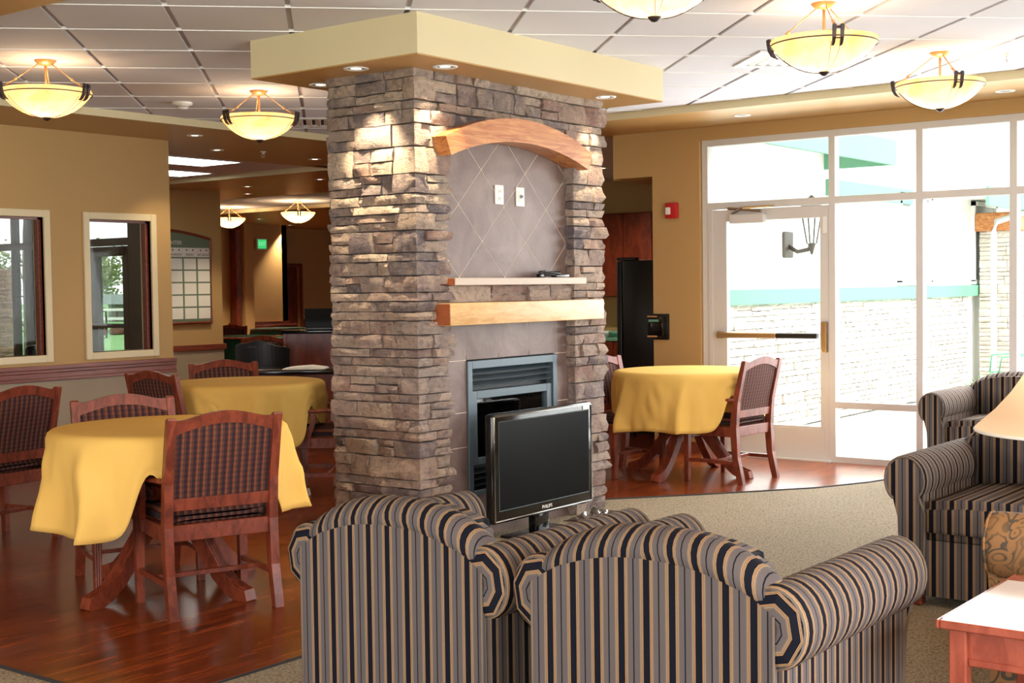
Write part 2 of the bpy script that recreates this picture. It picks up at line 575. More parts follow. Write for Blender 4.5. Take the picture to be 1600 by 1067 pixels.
# ------------------------------------------------------------------ setting: floor, carpet, ground
ZS, ZC = 2.89, 2.95           # soffit and tray ceiling heights
bm = bmesh.new()
prism(bm, [(-2.6, -2.6), (10.66, -2.6), (10.66, 6.36), (23.6, 6.36), (23.6, 22.5), (17.9, 22.5), (12.28, 14.76), (11.25, 14.76), (11.25, 18.6), (-2.6, 18.6)], 'z', -0.05, 0.0)
fl = struct(bm_obj('floor', bm, 'floor'), 'reddish cherry laminate wood floor')
CARP = [(-2.5, -2.5), (10.44, -2.5), (10.44, 3.84), (9.95, 3.84), (9.55, 3.95), (9.1, 4.16), (8.75, 4.42), (8.38, 4.70), (7.86, 5.14), (7.6, 5.35), (5.72, 5.35), (4.35, 3.975), (2.99, 3.975), (2.99, 9.96), (-2.5, 9.96)]
bm = bmesh.new()
prism(bm, CARP, 'z', 0.0, 0.008)
cp = struct(bm_obj('floor_carpet', bm, 'carpet'), 'beige looped carpet covering the lounge area')
bm = bmesh.new()
edge = [Vector((p[0], p[1], 0.006)) for p in CARP[2:14]]
tube(bm, edge, 0.012, 6)
bm_obj('carpet_edge', bm, 'carpet_edge', cp)
struct(boxes('ground', [(-40, 160, -60, 190, -0.30, -0.06)], 'lawn'), 'green lawn outside the building')
struct(boxes('ground_patio', [(10.62, 30, -12, 12, -0.06, -0.015)], 'concrete'), 'pale concrete patio outside the tall glazing')

# ------------------------------------------------------------------ ceilings
TX0, TX1, TY0, TY1 = 3.85, 9.55, 1.33, 9.0
struct(boxes('ceiling_soffit', [(-2.6, TX0, -2.6, TY1, ZS, ZC + 0.1), (TX1, 10.64, -2.6, 11.0, ZS, ZC + 0.1), (TX0, TX1, -2.6, TY0, ZS, ZC + 0.1),
                                (-2.6, TX1, TY1, 11.0, ZS, ZC + 0.1), (10.64, 11.17, 10.8, 11.0, ZS, ZC + 0.1)], 'soffit'),
       'gold painted soffit running round the tiled ceiling')
# cream fascia strips on the tray edges
FS = [(TX0, TX0 + 0.004, TY0, TY1, ZS, ZC), (TX1 - 0.004, TX1, TY0, TY1, ZS, ZC), (TX0, TX1, TY0, TY0 + 0.004, ZS, ZC), (TX0, TX1, TY1 - 0.004, TY1, ZS, ZC),
      (11.166, 11.17, 11.0, 14.6, ZS, ZC), (-2.5, 11.17, 11.0, 11.004, ZS, ZC), (13.65, 13.654, 10.9, 16.6, ZS, ZC), (16.146, 16.15, 10.9, 20.0, ZS, ZC)]
struct(boxes('trim_fascia', FS, 'fascia'), 'cream fascia edging the raised ceilings')
ceil = struct(boxes('ceiling', [(TX0, TX1, TY0, TY1, ZC + 0.012, ZC + 0.1)], 'grid_c'), 'raised ceiling with a diagonal tile grid')
struct(boxes('ceiling_corridor', [(-2.6, 11.17, 11.0, 18.1, ZC, ZC + 0.1)], 'tile_c'), 'raised white corridor ceiling beyond the wall end')
bm = bmesh.new(); prism(bm, [(11.17, 10.9), (13.65, 10.9), (13.65, 16.7), (12.25, 14.78), (11.17, 14.78)], 'z', ZS, ZC + 0.1); prism(bm, [(16.15, 10.9), (23.6, 10.9), (23.6, 22.5), (17.95, 22.5), (16.15, 20.05)], 'z', ZS, ZC + 0.1)
struct(bm_obj('ceiling_far_soffit', bm, 'soffit'), 'gold soffit in the far dining room')
bm = bmesh.new(); prism(bm, [(13.65, 10.9), (16.15, 10.9), (16.15, 20.05), (13.65, 16.7)], 'z', ZC, ZC + 0.1)
struct(bm_obj('ceiling_far_tray', bm, 'tile_c'), 'raised ceiling of the far dining room')
struct(boxes('ceiling_kitchen', [(10.64, 15.2, 6.34, 10.9, ZS, ZC + 0.1)], 'tile_c'), 'white kitchen ceiling beyond the opening')


def clip_poly(poly, inside, cut):
    out = []
    for i, p in enumerate(poly):
        q = poly[(i + 1) % len(poly)]
        a, b = inside(p), inside(q)
        if a >= 0:
            out.append(p)
        if (a >= 0) != (b >= 0):
            f = a / (a - b)
            out.append((p[0] + f * (q[0] - p[0]), p[1] + f * (q[1] - p[1])))
    return out


def clip_convex(poly, lines):
    for fn in lines:
        if len(poly) < 3:
            return []
        poly = clip_poly(poly, fn, None)
    return poly


def poly_area(p):
    return abs(sum(p[i][0] * p[(i + 1) % len(p)][1] - p[(i + 1) % len(p)][0] * p[i][1] for i in range(len(p)))) / 2 if len(p) > 2 else 0


HX0, HX1, HY0, HY1 = 5.345, 7.835, 4.668, 5.95     # hood footprint
S2 = math.sqrt(0.5)
PT, PS_ = 0.613, 0.648                              # pitch across (u) and along (v)
rect = [lambda p: p[0] - TX0 - 0.006, lambda p: TX1 - 0.006 - p[0], lambda p: p[1] - TY0 - 0.006, lambda p: TY1 - 0.006 - p[1]]
for i in range(-12, 14):
    for j in range(-6, 10):
        u0 = -0.184 + PT * i; u1 = u0 + PT; v0 = 7.03 + PS_ * j; v1 = v0 + PS_
        g = 0.015; h = 0.004
        quad = [(u0 + g, v0 + h), (u1 - g, v0 + h), (u1 - g, v1 - h), (u0 + g, v1 - h)]
        pts = [((u + v) * S2, (v - u) * S2) for u, v in quad]
        pts = clip_convex(pts, rect)
        if poly_area(pts) < 0.004:
            continue
        if all(HX0 < p[0] < HX1 and HY0 < p[1] < HY1 for p in pts):
            continue
        cx = sum(p[0] for p in pts) / len(pts); cy = sum(p[1] for p in pts) / len(pts)
        if cy < TY0 + 0.2 or (cx * 0.795 + cy * 0.606) < 3.6:
            pass
        bm = bmesh.new()
        prism(bm, pts, 'z', ZC, ZC + 0.011)
        bm_obj('ceiling_tile', bm, 'tile_c', ceil)

for j in range(-6, 10):  # white strips imitate the light caught on the tile edges
    v0 = 7.03 + PS_ * j
    pts = clip_convex([((u + v) * S2, (v - u) * S2) for u, v in ((-9, v0 - 0.0032), (9, v0 - 0.0032), (9, v0 + 0.0032), (-9, v0 + 0.0032))], rect)
    if len(pts) > 2:
        bm = bmesh.new(); prism(bm, pts, 'z', ZC - 0.004, ZC + 0.012)
        bm_obj('lit_edge_strip', bm, 'lit_edge', ceil)
# ------------------------------------------------------------------ walls
WL = 10.0
OPEN = [(5.90, 6.635, 0.985, 2.145), (7.085, 7.735, 0.985, 2.145)]
w = boxes('wall_left', [(-2.6, OPEN[0][0], WL, WL + 0.13, 0.86, ZS), (OPEN[0][1], OPEN[1][0], WL, WL + 0.13, 0.86, ZS), (OPEN[1][1], 7.965, WL, WL + 0.13, 0.86, ZS)] +
          [(o[0], o[1], WL, WL + 0.13, 0.86, o[2]) for o in OPEN] + [(o[0], o[1], WL, WL + 0.13, o[3], ZS) for o in OPEN], 'wall')
struct(w, 'tan wall with two interior windows')
boxes('lower_wall', [(-2.6, 7.955, WL + 0.002, WL + 0.128, 0.0, 0.86)], 'wall_low', w)
for zz0, zz1, d in ((0.862, 0.898, 0.032), (0.835, 0.862, 0.024), (0.792, 0.835, 0.020), (0.765, 0.792, 0.026)):
    boxes('rail_moulding', [(-2.5, 7.985, WL - d, WL + 0.13 + d * 0.5, zz0, zz1)], 'cherry_x', w, 0.004)
boxes('baseboard', [(-2.5, 7.97, WL - 0.014, WL, 0.0, 0.12)], 'cherry_x', w, 0.003)
for k, o in enumerate(OPEN):
    cw = 0.062
    wo = boxes('window_%d' % (k + 1), [(o[0] - cw, o[0], WL - 0.02, WL + 0.15, o[2] - cw, o[3] + cw), (o[1], o[1] + cw, WL - 0.02, WL + 0.15, o[2] - cw, o[3] + cw),
                                       (o[0], o[1], WL - 0.02, WL + 0.15, o[2] - cw, o[2]), (o[0], o[1], WL - 0.02, WL + 0.15, o[3], o[3] + cw)], 'casing', None, 0.004)
    struct(wo, 'cream cased interior window looking to the entrance')
    boxes('stop_bead', [(o[0], o[0] + 0.012, WL + 0.03, WL + 0.06, o[2], o[3]), (o[1] - 0.03, o[1], WL + 0.03, WL + 0.09, o[2], o[3]), (o[0], o[1], WL + 0.03, WL + 0.06, o[3] - 0.02, o[3])], 'cherry_x', wo)
    boxes('pane', [(o[0], o[1], WL + 0.065, WL + 0.071, o[2], o[3])], 'glass', wo)

# calendar wall, entrance glazing, far walls
cw_ = struct(boxes('wall_calendar', [(11.2, 12.5, 14.6, 14.75, 0, ZC)], 'wall'), 'tan wall holding the calendar board')
boxes('lower_wall', [(11.2, 12.502, 14.588, 14.6, 0, 0.72)], 'wall_low', cw_)
boxes('rail_moulding', [(11.2, 12.53, 14.565, 14.76, 0.70, 0.775)], 'cherry_x', cw_, 0.004)
bm = bmesh.new()
loft(bm, [[(12.2, 14.76, z), (12.32, 14.72, z), (18.0, 22.25, z), (17.85, 22.4, z)] for z in (0, ZC)])
struct(bm_obj('wall_far_left', bm, 'wall'), 'tan wall along the far dining room')
fb = struct(boxes('wall_far', [(17.4, 19.95, 21.2, 21.4, 0, ZC), (19.8, 19.95, 21.2, 22.4, 0, ZC), (19.8, 20.83, 22.3, 22.5, 0, ZC), (20.83, 21.37, 22.3, 22.5, 2.05, ZC), (21.37, 24.5, 22.3, 22.5, 0, ZC)], 'wall'), 'tan end walls of the far dining room')
boxes('wainscot', [(18.3, 19.94, 21.16, 21.2, 0, 0.80), (21.44, 23.5, 22.26, 22.3, 0, 0.80)], 'cabinet', fb)
boxes('wainscot_cap', [(18.3, 19.95, 21.14, 21.2, 0.80, 0.86), (21.44, 23.5, 22.24, 22.3, 0.80, 0.86)], 'cherry_x', fb)
boxes('door_panel', [(20.83, 21.37, 22.4, 22.44, 0, 2.05)], 'cabinet', fb)
boxes('door_casing', [(21.37, 21.43, 22.27, 22.31, 0, 2.05), (20.80, 21.43, 22.27, 22.31, 2.05, 2.11)], 'cherry_x', fb)
struct(boxes('wall_far_right', [(11.4, 21.6, 10.78, 10.9, 0, ZC), (23.5, 23.7, 10.8, 24, 0, ZC)], 'wall'), 'tan wall between kitchen and far dining room')
pst = struct(boxes('trim_post', [(18.33, 18.46, 20.96, 21.16, 0, 2.75)], 'cabinet', None, 0.005), 'dark cherry post at the far wall')
struct(boxes('trim_column', [(18.5, 18.74, 20.9, 21.18, 0, ZS)], 'wall'), 'square tan column at the far wall')

# entrance glazing (dark bronze) seen through the interior windows
EX = 11.25
ey_ = [(14.62, 14.95), (15.93, 16.05), (16.45, 16.51), (17.25, 17.35), (17.62, 17.68), (18.4, 18.5)]
eb = [(EX - 0.055, EX + 0.055, a, b, 0, ZC) for a, b in ey_]
for (a0, a1), (b0, b1) in zip(ey_[:-1], ey_[1:]):
    for z0, z1 in ((2.14, 2.24), (2.86, ZC)) + (((0.0, 0.12),) if a0 > 15 else ()):
        eb.append((EX - 0.055, EX + 0.055, a1, b0, z0, z1))
eg = boxes('window_3', eb, 'bronze')
struct(eg, 'dark bronze entrance glazing')
boxes('pane', [(EX - 0.004, EX + 0.004, 14.95, 18.4, 0.0, 2.9)], 'tinted', eg)
ed = boxes('door_1', [(EX - 0.045, EX + 0.045, 14.97, 15.09, 0.02, 2.13), (EX - 0.045, EX + 0.045, 15.66, 15.91, 0.02, 2.13), (EX - 0.045, EX + 0.045, 15.09, 15.66, 2.0, 2.13), (EX - 0.045, EX + 0.045, 15.09, 15.66, 0.02, 0.25)], 'bronze')
struct(ed, 'dark bronze glazed entrance door')
boxes('push_bar', [(EX - 0.12, EX - 0.08, 15.0, 15.88, 1.03, 1.09)], 'bronze', ed, 0.008)
boxes('door_closer', [(EX - 0.13, EX - 0.05, 15.05, 15.45, 2.02, 2.12)], 'bronze', ed, 0.008)
bm = bmesh.new()
tube(bm, [(EX + 0.05, 15.70, 1.25), (EX + 0.12, 15.70, 1.25), (EX + 0.12, 15.70, 0.88), (EX + 0.05, 15.70, 0.88)], 0.014, 8)
bm_obj('pull_handle', bm, 'bronze', ed)

# enclosing walls behind the photographer, with openings added for the fill panels
struct(boxes('wall_rear', [(-2.6, -2.48, -2.6, 0.9, 0, ZS), (-2.6, -2.48, 5.5, 18, 0, ZS), (-2.6, -2.48, 0.9, 5.5, 0, 0.5), (-2.6, -2.48, 0.9, 5.5, 2.6, ZS)], 'wall'), 'tan wall behind the camera')
struct(boxes('wall_front', [(-2.6, 0.9, -2.6, -2.48, 0, ZS), (5.5, 10.6, -2.6, -2.48, 0, ZS), (0.9, 5.5, -2.6, -2.48, 0, 0.5), (0.9, 5.5, -2.6, -2.48, 2.6, ZS)], 'wall'), 'tan wall beside the camera')
struct(boxes('wall_entrance', [(-2.6, 11.25, 18.5, 18.6, 0, ZC)], 'wall'), 'tan wall closing the entrance hall')

# ------------------------------------------------------------------ right wall with tall glazing and glazed door
XW = 10.52
wr = boxes('wall_right', [(XW, XW + 0.14, 5.905, 6.39, 0, ZS), (XW, XW + 0.14, 6.39, 6.81, 2.49, ZS), (XW, XW + 0.14, 0.20, 5.905, 2.775, ZS), (XW, XW + 0.14, -2.6, 0.20, 0, ZS)], 'wall')
struct(wr, 'tan wall framing the tall glazing')
boxes('return_jamb', [(XW + 0.14, 11.35, 6.33, 6.39, 0, 2.49), (XW + 0.14, 11.35, 6.33, 6.9, 2.49, ZS)], 'wall', wr)
MY = [5.87, 4.675, 3.93, 3.195, 2.46, 1.72, 0.98, 0.235]
fr = [(XW + 0.035, XW + 0.125, y - 0.0275, y + 0.0275, 0, 2.775) for y in MY]
for a, b in zip(MY[:-1], MY[1:]):
    for z0, z1 in ((2.72, 2.775), (2.165, 2.222)) + (((0.0, 0.05), (0.455, 0.51)) if a < 5 else ()):
        fr.append((XW + 0.035, XW + 0.125, b + 0.0275, a - 0.0275, z0, z1))
gz = struct(boxes('window_4', fr, 'alu'), 'tall pale aluminium glazing with a transom')
for a, b in zip(MY[:-1], MY[1:]):
    for z0, z1 in ((2.222, 2.72),) + (((0.51, 2.165), (0.05, 0.455)) if a < 5 else ()):
        boxes('pane', [(XW + 0.078, XW + 0.082, b + 0.0275, a - 0.0275, z0, z1)], 'glass', gz)
dr = boxes('door_2', [(XW + 0.045, XW + 0.1, 5.665, 5.80, 0.012, 2.155), (XW + 0.045, XW + 0.1, 4.708, 4.785, 0.012, 2.155), (XW + 0.045, XW + 0.1, 4.785, 5.665, 2.055, 2.155), (XW + 0.045, XW + 0.1, 4.785, 5.665, 0.012, 0.29)], 'alu')
struct(dr, 'pale glazed door with a brass push bar')
boxes('door_frame', [(XW + 0.035, XW + 0.12, 5.80, 5.845, 0, 2.165)], 'alu', dr)
boxes('pane', [(XW + 0.068, XW + 0.074, 4.785, 5.665, 0.29, 2.055)], 'glass', dr)
boxes('kick_plate', [(XW + 0.040, XW + 0.046, 4.75, 5.70, 0.03, 0.27)], 'alu', dr)
boxes('push_bar', [(XW - 0.04, XW + 0.0, 5.16, 5.73, 1.035, 1.085)], 'dullbrass', dr, 0.008)
boxes('push_bar_grip', [(XW - 0.042, XW + 0.002, 4.78, 5.16, 1.037, 1.083)], 'black', dr, 0.006)
boxes('latch_plate', [(XW + 0.0, XW + 0.05, 4.715, 4.765, 0.92, 1.18)], 'dullbrass', dr, 0.008)
boxes('bar_bracket', [(XW - 0.01, XW + 0.05, 5.69, 5.74, 1.03, 1.09)], 'dullbrass', dr, 0.004)
boxes('door_closer', [(XW - 0.03, XW + 0.045, 5.27, 5.60, 2.03, 2.11)], 'alu', dr, 0.008)
bm = bmesh.new()
tube(bm, [(XW - 0.01, 5.58, 2.115), (XW - 0.06, 5.45, 2.16), (XW - 0.0, 5.2, 2.17), (XW + 0.02, 5.2, 2.17)], 0.011, 6)
tube(bm, [(XW - 0.01, 5.30, 2.13), (XW - 0.01, 5.62, 2.165)], 0.014, 6)
bm_obj('closer_arm', bm, 'chrome', dr)
boxes('hinge_plate', [(XW + 0.03, XW + 0.045, 4.715, 4.755, 1.92, 2.06)], 'white', dr)
struct(boxes('trim_sill', [(XW - 0.01, XW + 0.14, 4.68, 5.9, 0.0, 0.012)], 'alu'), 'metal door threshold')
struct(boxes('baseboard_right', [(XW - 0.014, XW, 5.91, 6.39, 0, 0.1)], 'cherry_x'), 'cherry baseboard under the alarm')

# kitchen beyond the opening
kw = struct(boxes('wall_kitchen', [(15.0, 15.12, 6.39, 10.9, 0, ZS), (11.35, 20.0, 6.33, 6.39, 0, 3.3)], 'wall'), 'tan kitchen wall')

# ------------------------------------------------------------------ fireplace
FX0, FX1, FY0, FY1, FZ1 = 5.67, 7.545, 4.985, 5.645, 2.735
RX0, RX1, RY = 5.925, 7.215, 5.04      # recess edges and tile plane
hd = struct(boxes('trim_hood', [(HX0, HX1, HY0, HY1, 2.735, ZC)], 'hood'), 'cream dropped hood over the stone fireplace')
boxes('underside', [(HX0 + 0.003, HX1 - 0.003, HY0 + 0.003, HY1 - 0.003, 2.728, 2.7352)], 'soffit', hd)
fp = thing('stone_fireplace', 'tall ledgestone fireplace column with tiled recess in the middle of the room', 'fireplace', (0, 0, 0))
ACX, AO_R, AI_R = 6.545, 1.82, 2.05
def arc_out(x):
    return 2.512 - (AO_R - math.sqrt(max(AO_R ** 2 - (x - ACX) ** 2, 0)))
def arc_in(x):
    return 2.372 - (AI_R - math.sqrt(max(AI_R ** 2 - (x - ACX) ** 2, 0)))
# masonry core
bm = bmesh.new()
c = 0.03
box(bm, FX0 + c, RX0 - c, FY0 + c, FY1 - c, 0.0, FZ1 - 0.002)
box(bm, RX1 + c, FX1 - c, FY0 + c, FY1 - c, 0.0, FZ1 - 0.002)
xs = [RX0 - c + (RX1 - RX0 + 2 * c) * i / 16 for i in range(17)]
prism(bm, [(x, arc_in(x) + 0.03) for x in xs] + [(RX1 + c, FZ1 - 0.002), (RX0 - c, FZ1 - 0.002)], 'y', FY0 + c, FY1 - c)
box(bm, RX0 - c, RX1 + c, RY + 0.02, FY1 - c, 1.10, 2.45)
box(bm, RX0 - c, 6.165, RY + 0.02, FY1 - c, 0.0, 1.10)
box(bm, 7.08, RX1 + c, RY + 0.02, FY1 - c, 0.0, 1.10)
box(bm, 6.16, 7.085, RY + 0.02, FY1 - c, 0.0, 0.26)
box(bm, 6.16, 7.085, RY + 0.06, FY1 - c, 0.92, 1.10)
box(bm, 6.16, 7.085, RY + 0.06, FY1 - c, 0.26, 0.415)
bm_obj('masonry_core', bm, 'mortar', fp)

rng = random.Random(7)


class Path:
    def __init__(self, pts):
        self.p = [Vector((a, b)) for a, b in pts]
        self.s = [0.0]
        for a, b in zip(self.p[:-1], self.p[1:]):
            self.s.append(self.s[-1] + (b - a).length)
        self.n = []
        for a, b in zip(self.p[:-1], self.p[1:]):
            d = (b - a).normalized()
            self.n.append(Vector((d.y, -d.x)))
        self.L = self.s[-1]

    def at(self, s):
        s = min(max(s, 0), self.L)
        for i in range(len(self.n)):
            if s <= self.s[i + 1] + 1e-9:
                f = (s - self.s[i]) / (self.s[i + 1] - self.s[i])
                pos = self.p[i].lerp(self.p[i + 1], f)
                nrm = self.n[i]
                if abs(s - self.s[i]) < 1e-6 and i > 0:
                    nrm = self.n[i] + self.n[i - 1]
                if abs(s - self.s[i + 1]) < 1e-6 and i < len(self.n) - 1:
                    nrm = self.n[i] + self.n[i + 1]
                return pos, nrm


def stone_geo(path, s0, s1, z0, z1, d, rg, bm):
    g = 0.0035
    s0 += g; s1 -= g; z0 += g; z1 -= g
    nx = max(3, int((s1 - s0) / 0.045) + 1)
    ss = [s0 + (s1 - s0) * i / nx for i in range(nx + 1)]
    for cs in path.s[1:-1]:
        if s0 + 0.012 < cs < s1 - 0.012:
            k = min(range(1, nx), key=lambda i: abs(ss[i] - cs))
            ss[k] = cs
    nz = 3 if (z1 - z0) > 0.05 else 2
    seed = rg.random() * 100
    tilt_s = rg.uniform(-0.012, 0.012); tilt_z = rg.uniform(-0.010, 0.012)
    fr = []
    for j in range(nz + 1):
        row = []
        for i in range(nx + 1):
            s = ss[i]; f = i / nx; h = j / nz
            z = z0 + (z1 - z0) * h
            wob = (noise.noise(Vector((s * 14 + seed, h * 0.6, 1.3))) * 0.007) if j in (0, nz) else 0.0
            pos, nrm = path.at(s)
            o = d + noise.noise(Vector((s * 17 + seed, z * 22, seed))) * 0.018 + noise.noise(Vector((s * 45, z * 50, seed + 9))) * 0.010 + tilt_s * (f - 0.5) * 2 + tilt_z * (h - 0.5) * 2
            if j in (0, nz):
                o -= 0.006
            if i in (0, nx):
                o -= 0.005
            row.append((pos, nrm, z + (wob if j else abs(wob) * 0.4), max(o, 0.004)))
        fr.append(row)
    V = [[bm.verts.new((p.x + n.x * o, p.y + n.y * o, z)) for p, n, z, o in r] for r in fr]
    for j in range(nz):
        for i in range(nx):
            bm.faces.new((V[j][i], V[j][i + 1], V[j + 1][i + 1], V[j + 1][i]))
    ring = [(0, i) for i in range(nx + 1)] + [(j, nx) for j in range(1, nz + 1)] + [(nz, i) for i in range(nx - 1, -1, -1)] + [(j, 0) for j in range(nz - 1, 0, -1)]
    B = []
    for j, i in ring:
        p, n, z, o = fr[j][i]
        B.append(bm.verts.new((p.x - n.x * 0.032, p.y - n.y * 0.032, z)))
    m = len(ring)
    for k in range(m):
        a = V[ring[k][0]][ring[k][1]]; b = V[ring[(k + 1) % m][0]][ring[(k + 1) % m][1]]
        bm.faces.new((a, B[k], B[(k + 1) % m], b))


def courses(z0, z1, rg):
    zs = [z0]
    while zs[-1] < z1 - 0.001:
        h = rg.choice((0.05, 0.06, 0.07, 0.08, 0.095, 0.11, 0.125))
        if z1 - (zs[-1] + h) < 0.045:
            h = z1 - zs[-1]
        zs.append(zs[-1] + h)
    return list(zip(zs[:-1], zs[1:]))


def layout(path, sa, sb, z0, z1, rg, lens=(0.11, 0.34), corners=(), keep=None):
    """list of (s0, s1, z0, z1, d)"""
    out = []
    odd = 0
    for a, b in courses(z0, z1, rg):
        odd ^= 1
        s = sa
        cuts = [sa]
        while s < sb - 1e-6:
            L = rg.uniform(*lens) * (1.15 if b - a < 0.07 else 0.85)
            e = s + L
            for cs in corners:      # no joint close to a corner
                if abs(e - cs) < 0.06:
                    e = cs + (0.075 + rg.random() * 0.07) * (1 if odd else 1.4)
            if sb - e < 0.07:
                e = sb
            cuts.append(e); s = e
        for p, q in zip(cuts[:-1], cuts[1:]):
            d = rg.uniform(0.006, 0.032)
            has_corner = any(p < cs < q for cs in corners)
            if b - a > 0.085 and rg.random() < 0.5 and not has_corner:
                zm = a + (b - a) * rg.uniform(0.4, 0.6)
                out.append((p, q, a, zm, rg.uniform(0.006, 0.03))); out.append((p, q, zm, b, d))
            else:
                out.append((p, q, a, b, d))
    return [o for o in out if keep is None or keep(o)]


pl = Path([(FX0, FY1), (FX0, FY0), (RX0, FY0), (RX0, RY)])                 # left face, corner, left pier, return
pr = Path([(RX1, RY), (RX1, FY0), (FX1, FY0), (FX1, FY1)])                 # return, right pier, right face
pt = Path([(FX0, FY1), (FX0, FY0), (FX1, FY0), (FX1, FY1)])                # above the arch
pb = Path([(FX1, FY1), (FX0, FY1)])                                        # back
ARCH_Z = 2.30
stones = []
sl = pl.s[2]
stones += [(pl,) + o for o in layout(pl, 0.0, sl + 0.03, 0.0, ARCH_Z, rng, corners=(pl.s[1],))]
stones += [(pr,) + o for o in layout(pr, 0.0, pr.s[2] + 0.09, 0.0, ARCH_Z, rng, (0.12, 0.30), corners=(pr.s[1], pr.s[2]))]


def above(o):
    s = (o[0] + o[1]) / 2
    pos, _ = pt.at(s)
    if s < pt.s[1] or s > pt.s[2]:
        return True
    if pos.x < RX0 - 0.05 or pos.x > RX1 + 0.05:
        return True
    x0, _ = pt.at(o[0]); x1, _ = pt.at(o[1])
    lo = min(arc_in(min(max(v, ACX - 0.9), ACX + 0.9)) for v in (x0.x, x1.x, pos.x))
    return o[2] > max(arc_in(x0.x if abs(x0.x - ACX) < .8 else pos.x), arc_in(pos.x)) + 0.005


stones += [(pt,) + o for o in layout(pt, 0.0, pt.s[2] + 0.09, ARCH_Z, FZ1, rng, (0.13, 0.34), corners=(pt.s[1], pt.s[2]), keep=above)]
pm = Path([(RX0 + 0.01, 5.0), (RX1 - 0.01, 5.0)])
stones += [(pm,) + o for o in ((0, 0.42, 1.415, 1.516, 0.02), (0.42, 0.58, 1.415, 1.462, 0.02), (0.42, 0.78, 1.462, 1.516, 0.015), (0.58, 0.78, 1.415, 1.462, 0.01), (0.78, 1.03, 1.415, 1.516, 0.02), (1.03, 1.27, 1.415, 1.516, 0.012))]
stones.sort(key=lambda o: -(o[2] - o[1]) * (o[4] - o[3]))
for p, s0, s1, z0, z1, d in stones[:298]:
    bm = bmesh.new()
    stone_geo(p, s0, s1, z0, z1, d, rng, bm)
    bm_obj('stone', bm, 'stone', fp, angle=32)
bm = bmesh.new()
for p, s0, s1, z0, z1, d in stones[298:]:
    stone_geo(p, s0, s1, z0, z1, d, rng, bm)
for pth, a, b in ((pr, pr.s[2] + 0.09, pr.L), (pt, pt.s[2] + 0.09, pt.L), (pb, 0, pb.L)):
    z0_, z1_ = (0, ARCH_Z) if pth is pr else ((ARCH_Z, FZ1) if pth is pt else (0, FZ1))
    for o in layout(pth, a, b, z0_, z1_, rng, (0.18, 0.4)):
        if pth is pb and 0.36 < o[1] and o[0] < 1.44 and o[3] > 0.40 and o[2] < 0.92:
            continue
        stone_geo(pth, *o, rng, bm)
so = bm_obj('stone_facing', bm, 'stone', fp, angle=32)
so['kind'] = 'stuff'

# arched oak beam
bm = bmesh.new()
N = 22
top = []; bot = []
for i in range(N + 1):
    f = i / N
    xo = ACX - 0.735 + 1.47 * f; xi = ACX - 0.69 + 1.38 * f
    top.append((xo, arc_out(xo))); bot.append((xi, arc_in(xi)))
prism(bm, top + bot[::-1], 'y', 4.872, 5.03)
bmesh.ops.bevel(bm, geom=[e for e in bm.edges if abs(e.verts[0].co.y - e.verts[1].co.y) < 1e-4 and e.calc_face_angle(0) > 0.6], offset=0.008, segments=2, affect='EDGES')
bm_obj('arch_beam', bm, 'archwood', fp)
# upper shelf and mantel beam
rbox('upper_shelf', 5.925, 7.262, 4.915, 5.03, 1.517, 1.560, 0.003, 'shelfwood', fp, 1)
boxes('shelf_end', [(5.9205, 5.9255, 4.918, 5.03, 1.519, 1.558)], 'mantel_end', fp)
rbox('mantel_beam', 5.828, 7.40, 4.872, 5.02, 1.288, 1.416, 0.005, 'mantel', fp, 2)
boxes('mantel_end', [(5.8235, 5.8290, 4.876, 5.0, 1.292, 1.412)], 'mantel_end', fp)

# diagonal tiles inside the arch
boxes('grout_bed', [(RX0 - 0.02, RX1 + 0.02, RY + 0.0015, RY + 0.03, 1.10, 2.45), (RX0 - 0.02, 6.165, RY + 0.0015, RY + 0.03, 0, 1.10), (7.08, RX1 + 0.02, RY + 0.0015, RY + 0.03, 0, 1.10), (6.16, 7.085, RY + 0.0015, RY + 0.03, 0, 0.26)], 'grout', fp)
cx0, cz0, DX, DZ = 6.116, 1.567, 0.4395, 0.427
xa = [RX0 - 0.02 + (RX1 - RX0 + 0.04) * i / 14 for i in range(15)]
region = [lambda p: p[0] - (RX0 - 0.015), lambda p: (RX1 + 0.015) - p[0], lambda p: p[1] - 1.545]
for xk in xa[1:-1]:
    sl_ = -(xk - ACX) / math.sqrt(AI_R ** 2 - (xk - ACX) ** 2)
    region.append(lambda p, xk=xk, sl_=sl_: arc_in(xk) + 0.03 + sl_ * (p[0] - xk) - p[1])
for i in range(-3, 8):
    for j in range(-3, 6):
        if (i + j) % 2 == 0:
            continue
        px, pz = cx0 + DX / 2 * i, cz0 + DZ / 2 * j
        hx, hz = DX / 2 - 0.0035, DZ / 2 - 0.0035
        poly = clip_convex([(px - hx, pz), (px, pz - hz), (px + hx, pz), (px, pz + hz)], region)
        if poly_area(poly) < 0.0008:
            continue
        bm = bmesh.new()
        prism(bm, poly, 'y', RY + 0.0, RY + 0.012)
        bm_obj('wall_tile', bm, 'slate', fp)
# square tiles round the firebox
vx = [RX0 - 0.015, 6.165, 6.476, 6.79, 7.096, RX1 + 0.015]
for a, b in zip(vx[:-1], vx[1:]):
    boxes('wall_tile', [(a + 0.002, b - 0.002, RY, RY + 0.012, 1.075, 1.30)], 'slate', fp)
for a, b in ((RX0 - 0.015, 6.165), (7.08, RX1 + 0.015)):
    for z0, z1 in ((0.766, 1.071), (0.56, 0.762), (0.25, 0.556), (0.0, 0.246)):
        boxes('wall_tile', [(a + 0.002, b - 0.002, RY, RY + 0.012, z0, z1)], 'slate', fp)
boxes('wall_tile', [(6.165, 7.08, RY, RY + 0.012, 0.0, 0.255)], 'slate', fp)

